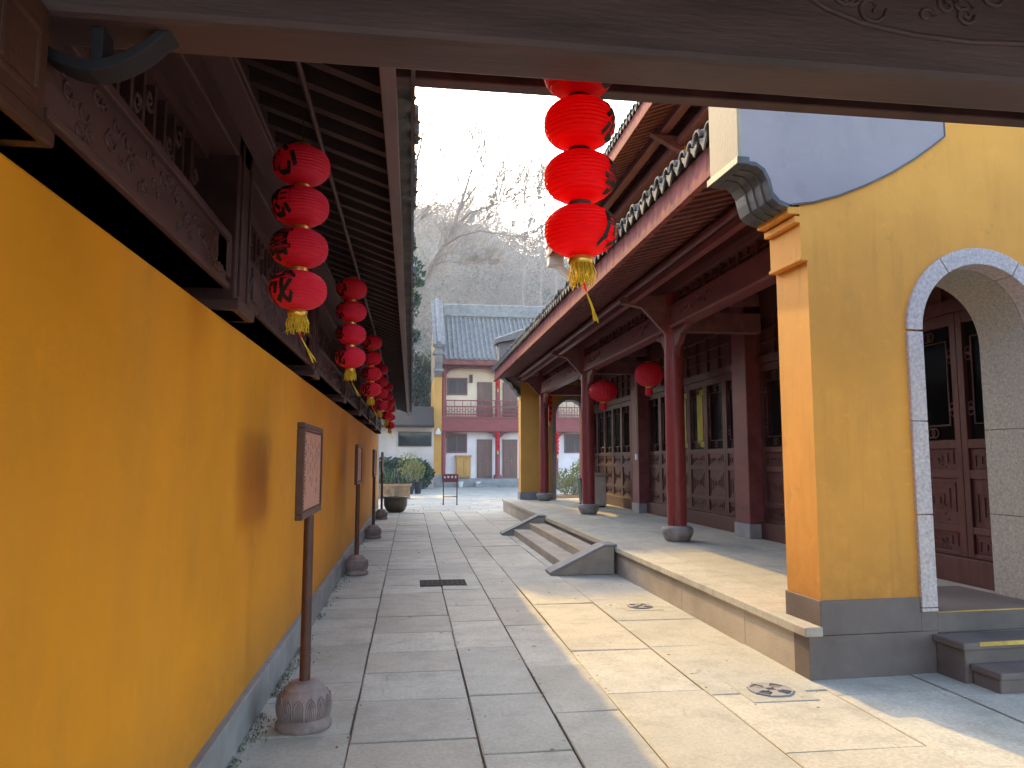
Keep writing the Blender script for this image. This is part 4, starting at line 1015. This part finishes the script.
t = MB(); rr = random.Random(31)
leaves(t, (-1.2, 43.4, .9), (2.6, .5, .9), 2600, .12, rr, .2); leaves(t, (.3, 43.7, .8), (1.0, .4, .95), 1300, .12, rr, .2)
hd = t.build('hedge', 'leaf_dark', None, 0, (-.5, 43.6, 0)); tag(hd, 'dark clipped hedge below the long window of the outbuilding', 'hedge')

# pots and plants at the end of the wall
t = thing('round_pot', (-.47, 24.5, 0), 'big dark glazed round pot on the paving at the wall end', 'pot')
b = MB(); b.lathe([(.22, 0), (.30, .06), (.36, .2), (.375, .34), (.36, .42), (.40, .45), (.42, .48), (.39, .50), (.36, .48), (.34, .42), (.33, .41)], (-.47, 24.5, 0), 36); b.build('pot_body', 'pot', t)
b = MB(); b.lathe([(.345, .43), (0, .45)], (-.47, 24.5, 0), 20); b.build('soil', 'soil', t)
b = MB(); rr = random.Random(3)
for i in range(9):
    a = rr.uniform(0, 2 * PI); r = rr.uniform(.05, .25); b.tube([(-.47 + .1 * math.cos(a), 24.5 + .1 * math.sin(a), .44), (-.47 + r * math.cos(a), 24.5 + r * math.sin(a), .44 + rr.uniform(.15, .4))], .008, 4)
b.build('stems', 'twig', t)
t = thing('clay_basin', (-.7, 33.2, 0), 'long brown clay planting basin behind the round pot', 'planter')
b = MB(); b.box(-1.5, -.02, 32.9, 33.6, .02, .52); b.box(-1.56, .04, 32.84, 33.66, .52, .62)
for k in range(5): b.box(-1.45 + k * .29, -1.22 + k * .29, 32.88, 32.9, .12, .45)
b.build('basin_body', 'basin', t, .02)
b = MB(); b.box(-1.48, -.04, 32.9, 33.58, .622, .63); b.build('soil', 'soil', t)
b = MB(); rr = random.Random(6); leaves(b, (-.95, 33.2, .95), (.5, .35, .35), 320, .045, rr, .1); leaves(b, (-.25, 33.2, .85), (.25, .3, .25), 130, .045, rr, .1); b.build('foliage', 'leaf_mid', t)
b = MB()
for k in range(8): b.tube([(-1.4 + k * .18, 33.2, .62), (-1.4 + k * .18 + rr.uniform(-.1, .1), 33.2, 1.1 + rr.uniform(-.1, .3))], .012, 5)
b.build('stem', 'twig', t)
for i, (x_, y_, lab) in enumerate(((-.02, 37.3, 'black nursery pot left of its twin beside the clay basin'), (.35, 37.5, 'black nursery pot with a yellow green bush, the right one'))):
    t = thing('nursery_pot', (x_, y_, 0), lab, 'pot', 'black pots at the end of the alley')
    b = MB(); b.lathe([(.15, 0), (.21, .55), (.23, .58), (.20, .60)], (x_, y_, 0), 18); b.build('pot_body', 'black_pot', t)
    b = MB(); rr = random.Random(40 + i); leaves(b, (x_ - .1, y_, 1.35 - .2 * i), (.55 - .1 * i, .45, .75 - .2 * i), 380, .06, rr, .05); b.build('foliage', 'leaf_yellow', t)
    b = MB()
    for k in range(12): b.tube([(x_, y_, .5), (x_ + rr.uniform(-.3, .2), y_ + rr.uniform(-.2, .2), 1.1), (x_ + rr.uniform(-.6, .4), y_ + rr.uniform(-.3, .3), 1.5 + rr.uniform(-.3, .5))], [.014, .010, .006], 4)
    b.build('stem', 'twig', t)
t = thing('flowering_shrub', (7.0, 32.4, 0), 'loose yellow green shrub in a low bed seen through the far arch', 'shrub')
b = MB(); rr = random.Random(8); leaves(b, (7.0, 32.4, .75), (1.2, .8, .6), 900, .07, rr, .1); leaves(b, (7.7, 32.6, 1.2), (.7, .6, .7), 500, .07, rr, .1); b.build('foliage', 'leaf_yellow', t)
b = MB()
for k in range(22):
    a = rr.uniform(0, 2 * PI); r = rr.uniform(.3, 1.2); b.tube([(7.0 + .2 * math.cos(a), 32.4 + .2 * math.sin(a), .05), (7.0 + r * math.cos(a), 32.4 + r * .7 * math.sin(a), rr.uniform(.6, 1.4))], .013, 4)
b.build('stem', 'twig', t)
b = MB(); b.box(5.9, 8.3, 31.6, 33.2, -.02, .14); b.build('bed_kerb', 'basin', t, .02)

# ------------------------------------------------------------------ trees
def grow(mb, p, d, L, r, depth, rr, up=.25, spread=.55, segs=5, minr=.008, kids=(2, 4)):
    pts = [Vector(p)]; rs = [r]; dd = Vector(d).normalized()
    for i in range(segs):
        dd = (dd + Vector((rr.gauss(0, .10), rr.gauss(0, .10), rr.gauss(0, .06) + up * .06))).normalized()
        pts.append(pts[-1] + dd * L / segs); rs.append(max(minr, r * (1 - .55 * (i + 1) / segs)))
    mb.tube(pts, rs, 6 if r > .05 else 4 if r > .02 else 3, False)
    if depth <= 0: return
    for i in range(rr.randint(*kids) + (1 if depth > 1 else 0)):
        t = rr.uniform(.3, 1.0); k = min(segs - 1, int(t * segs)); q = pts[k].lerp(pts[k + 1], t * segs - k)
        a = (pts[k + 1] - pts[k]).normalized(); s = a.orthogonal().normalized(); s.rotate(Matrix.Rotation(rr.uniform(0, 2 * PI), 3, a))
        nd = (a + s * rr.uniform(.35, 1.) * spread * 1.4 + Vector((0, 0, up))).normalized()
        grow(mb, q, nd, L * rr.uniform(.5, .78), max(minr, rs[k] * rr.uniform(.45, .7)), depth - 1, rr, up, spread, segs, minr, kids)
def bare_tree(name, base, label, paths, seed, group, depth=3, spread=.6, up=.25, minr=.014):
    t = thing(name, base, label, 'tree', group); rr = random.Random(seed)
    tr = MB(); tw = MB()
    for (pts, r0, r1, nb, L) in paths:
        k = len(pts); rs = [r0 + (r1 - r0) * i / (k - 1) for i in range(k)]; tr.tube(pts, rs, 8, False)
        for i in range(nb):
            u = rr.uniform(.35, 1.0) * (k - 1); j = min(k - 2, int(u)); q = Vector(pts[j]).lerp(Vector(pts[j + 1]), u - j)
            a = (Vector(pts[j + 1]) - Vector(pts[j])).normalized(); s = a.orthogonal().normalized(); s.rotate(Matrix.Rotation(rr.uniform(0, 2 * PI), 3, a)); s.y *= .6
            grow(tw, q, (a * .8 + s * spread + Vector((.1, 0, up))).normalized(), L * rr.uniform(.6, 1.1), max(minr * 1.6, rs[j] * .45), depth, rr, up, spread, 5, minr)
        grow(tw, pts[-1], Vector(pts[-1]) - Vector(pts[-2]), L, r1, depth, rr, up, spread, 5, minr)
    tr.build('trunk', 'bark', t); tw.build('branches', 'twig', t)
main = [(-4.5, 54, -0.5), (-3.0, 54, 4), (-0.63, 54.0, 11.35), (0.06, 54.0, 12.98), (1.26, 54.0, 15.84), (2.12, 54.0, 17.29), (2.84, 54.0, 18.68), (3.57, 54.0, 21.0), (4.3, 54.0, 23.58)]
l2 = [(2.12, 54.0, 17.29), (3.23, 53.0, 17.79), (4.71, 52.5, 18.07), (6.1, 52.0, 17.75)]
l3 = [(2.84, 54.0, 18.68), (4.13, 54.5, 20.05), (5.84, 55.0, 20.84), (7.37, 55.0, 21.69)]
l4 = [(3.2, 54.0, 19.91), (4.08, 54.0, 21.25), (4.97, 54.0, 22.61), (5.34, 54.0, 24.64)]
l5 = [(1.26, 54.0, 15.84), (2.31, 53.0, 15.91), (3.46, 53.0, 15.73)]
bare_tree('bare_tree', (-4.5, 54, 0), 'big leaning leafless tree rising behind the left eave', [(main, .34, .06, 10, 3.6), (l2, .10, .035, 8, 2.4), (l3, .11, .035, 11, 2.6), (l4, .09, .03, 8, 2.6), (l5, .07, .03, 5, 1.8)], 17, None, 3, .6, .22, .017)
m2 = [(-3.5, 46, 0), (-3.0, 46, 8), (-0.76, 46.0, 16.86), (-0.24, 46.0, 19.14), (0.3, 46.0, 21.13), (0.53, 46.0, 22.79)]
bare_tree('bare_tree', (-3.5, 46, 0), 'leafless tree with fine upright twigs at the left eave top', [(m2, .22, .04, 9, 3.4), ([(-0.58, 46.0, 17.19), (0.45, 46.0, 18.85), (1.57, 46.0, 20.54)], .07, .03, 5, 1.8)], 23, None, 2, .5, .3, .013)
for i, (p, q, s, h, lab) in enumerate((
    ((15.69, 90, 23.62), (15.84, 90, 31.27), (15.99, 90, 35.15), 11, 'pale slender leafless tree left of the lower end of the hall roof'),
    ((18.75, 96, 25.15), (18.94, 96, 33.34), (19.1, 96, 37.49), 12, 'pale leafless tree behind the bright red lantern string'),
    ((12.53, 84, 21.15), (12.66, 84, 28.25), (12.79, 84, 31.85), 8, 'small pale leafless tree above the guest house ridge'))):
    bare_tree('bare_tree', (p[0], p[1], p[2] - 4), lab, [([(p[0], p[1], p[2] - 4), p, tuple(Vector(p).lerp(Vector(q), .5) + Vector((.25, 0, 0))), q, s], .15, .035, 15, h * .36)], 60 + i, None, 2, .55, .4, .032)

def leafy_tree(name, x, y, zc, R, label, mat, seed, n=26, nl=130, size=.16, z0=0):
    t = thing(name, (x, y, z0), label, 'tree', 'evergreen trees behind the left roofs')
    b = MB(); blob_crown(b, (x, y, zc), R, n, nl, size, seed); b.build('crown', mat, t)
    b = MB(); b.tube([(x + .15, y, z0), (x, y, z0 + (zc - z0) * .5), (x - .1, y, zc)], [.22, .17, .08], 8, False); rr = random.Random(seed)
    for i in range(6):
        a = rr.uniform(0, 2 * PI); b.tube([(x, y, zc - R[2] * .8 + i * .2), (x + R[0] * .6 * math.cos(a), y + R[1] * .6 * math.sin(a), zc + rr.uniform(-.3, .6) * R[2])], [.07, .03], 5, False)
    b.build('trunk', 'bark', t)
leafy_tree('evergreen_tree', -.4, 56, 7.0, (2.3, 2, 5.0), 'dark evergreen tree between the left eave and the guest house', 'leaf_dark', 71, 40, 190, .17)
leafy_tree('evergreen_tree', .6, 60, 5.2, (1.6, 1.6, 3.6), 'mid green bushy tree low beside the guest house end wall', 'leaf_mid', 72, 26, 170, .16)
leafy_tree('evergreen_tree', -1.4, 57, 14.5, (1.9, 2, 1.6), 'yellow green treetop showing just past the left eave', 'leaf_yellow', 73, 14, 130, .16)
leafy_tree('evergreen_tree', -2.1, 36, 9.8, (2.2, 2.6, 3.0), 'evergreen tree standing close behind the corridor roof', 'leaf_dark', 74, 34, 150, .15)
leafy_tree('evergreen_tree', -2.6, 40, 11.6, (2.5, 2.8, 3.4), 'taller evergreen tree behind the corridor roof', 'leaf_dark', 75, 40, 160, .16)
leafy_tree('evergreen_tree', -2.9, 45, 11.0, (2.6, 2.6, 3.2), 'evergreen tree behind the far end of the corridor roof', 'leaf_dark', 78, 38, 150, .16)
leafy_tree('evergreen_tree', -3.6, 52, 12.0, (3.2, 2.6, 4.2), 'broad evergreen tree rising behind the beige outbuilding', 'leaf_dark', 79, 44, 160, .18)
leafy_tree('evergreen_tree', -5.5, 31, 9.0, (2.4, 2.6, 3.0), 'evergreen tree farther left behind the corridor roof', 'leaf_dark', 76, 34, 150, .16)
leafy_tree('evergreen_tree', -5.5, 45, 11.5, (3.0, 3.0, 4.0), 'tall evergreen tree behind the outbuilding on the left', 'leaf_dark', 77, 40, 160, .18)

# ------------------------------------------------------------------ wooded hill
def hz(x, y):
    s = max(0., (y - 62) / 95.); s = min(1.25, s); s = s * s * (3 - 2 * min(s, 1)) if s < 1 else 1 - (s - 1) * .3
    prof = 58 * math.exp(-((x - 4) / 42.) ** 2) + 20 + 14 * math.exp(-((x + 70) / 60.) ** 2)
    nz = 2.6 * math.sin(x * .13 + y * .07) + 1.8 * math.sin(x * .29 - y * .11 + 2) + 1.1 * math.sin(x * .53 + 1.3) * math.cos(y * .21)
    return s * (prof * .64 + nz) - .2
b = MB(); nx, ny = 90, 50; vs = []
for j in range(ny + 1):
    for i in range(nx + 1):
        x_ = -160 + 340 * i / nx; y_ = 60 + 200 * j / ny; vs.append((x_, y_, hz(x_, y_)))
b.add(vs, [(j * (nx + 1) + i, j * (nx + 1) + i + 1, (j + 1) * (nx + 1) + i + 1, (j + 1) * (nx + 1) + i) for j in range(ny) for i in range(nx)], True)
tag(b.build('hill', 'earth'), kind='structure')
wd1 = MB(); wd2 = MB(); rr = random.Random(99)
M['wood_far'] = simple('bare_woodland', (.40, .31, .25), .9, .45, .10, bmp=0, col2=(.36, .28, .20))
M['wood_far_green'] = leaf_mat('woodland_evergreens', (.05, .07, .04), (.12, .14, .07), .2)
def tuft(mb, x, y, z, R, H, n, wdt):
    for i in range(n):
        a = rr.uniform(0, 2 * PI); e = rr.uniform(.15, 1.); k = rr.random() ** .6
        p = Vector((x + R * .6 * k * math.cos(a), y + R * .6 * k * math.sin(a), z + H * rr.uniform(.1, .85)))
        q = p + Vector((math.cos(a) * R * .5 * k + rr.gauss(0, .3), math.sin(a) * R * .5 * k, H * .16 * e + rr.gauss(0, .25))) ; s = Vector((rr.gauss(0, 1), rr.gauss(0, 1), rr.gauss(0, .5))).normalized() * wdt
        mb.add([p - s, p + s, q + s * .3, q - s * .3], [(0, 1, 2, 3)])
for i in range(2600):
    y_ = 64 + 110 * rr.random() ** 1.15; x_ = rr.uniform(-8, 52) * (y_ / 110) + 2
    z_ = hz(x_, y_)
    if rr.random() < .13: leaves(wd2, (x_, y_, z_ + 2.6), (1.8, 1.8, 2.4), 70, .32, rr, .4)
    else: tuft(wd1, x_, y_, z_, rr.uniform(2, 3.6), rr.uniform(4, 7), 64, .03 + y_ * .00022)
for i in range(30):     # evergreen tops along the summit
    x_ = rr.uniform(-12, 6); y_ = 158 + rr.uniform(-6, 4); leaves(wd2, (x_, y_, hz(x_, y_) + 2.5), (2.6, 2.6, 2.4), 150, .38, rr, .4)
tag(wd1.build('woodland', 'wood_far'), 'hazy leafless woodland covering the hill', 'woodland', kind='stuff')
tag(wd2.build('evergreen_woodland', 'wood_far_green'), 'scattered evergreen trees among the hazy woodland of the hill', 'woodland', kind='stuff')
# haze hanging over the hill
b = MB(); b.box(-200, 240, 27, 300, -1, 64); hm = bpy.data.materials.new('haze'); hm.use_nodes = True; nt = hm.node_tree
nt.nodes.remove(nt.nodes['Principled BSDF']); vsn = N(nt, 'ShaderNodeVolumeScatter'); vsn.inputs['Density'].default_value = .0018; vsn.inputs['Anisotropy'].default_value = .3; vsn.inputs['Color'].default_value = (.85, .90, 1, 1)
nt.links.new(vsn.outputs[0], nt.nodes['Material Output'].inputs['Volume'])
tag(b.build('haze', hm), 'pale morning haze hanging over the wooded hill', 'haze', kind='stuff')

for o in bpy.data.objects:
    if '_w' in o: del o['_w']
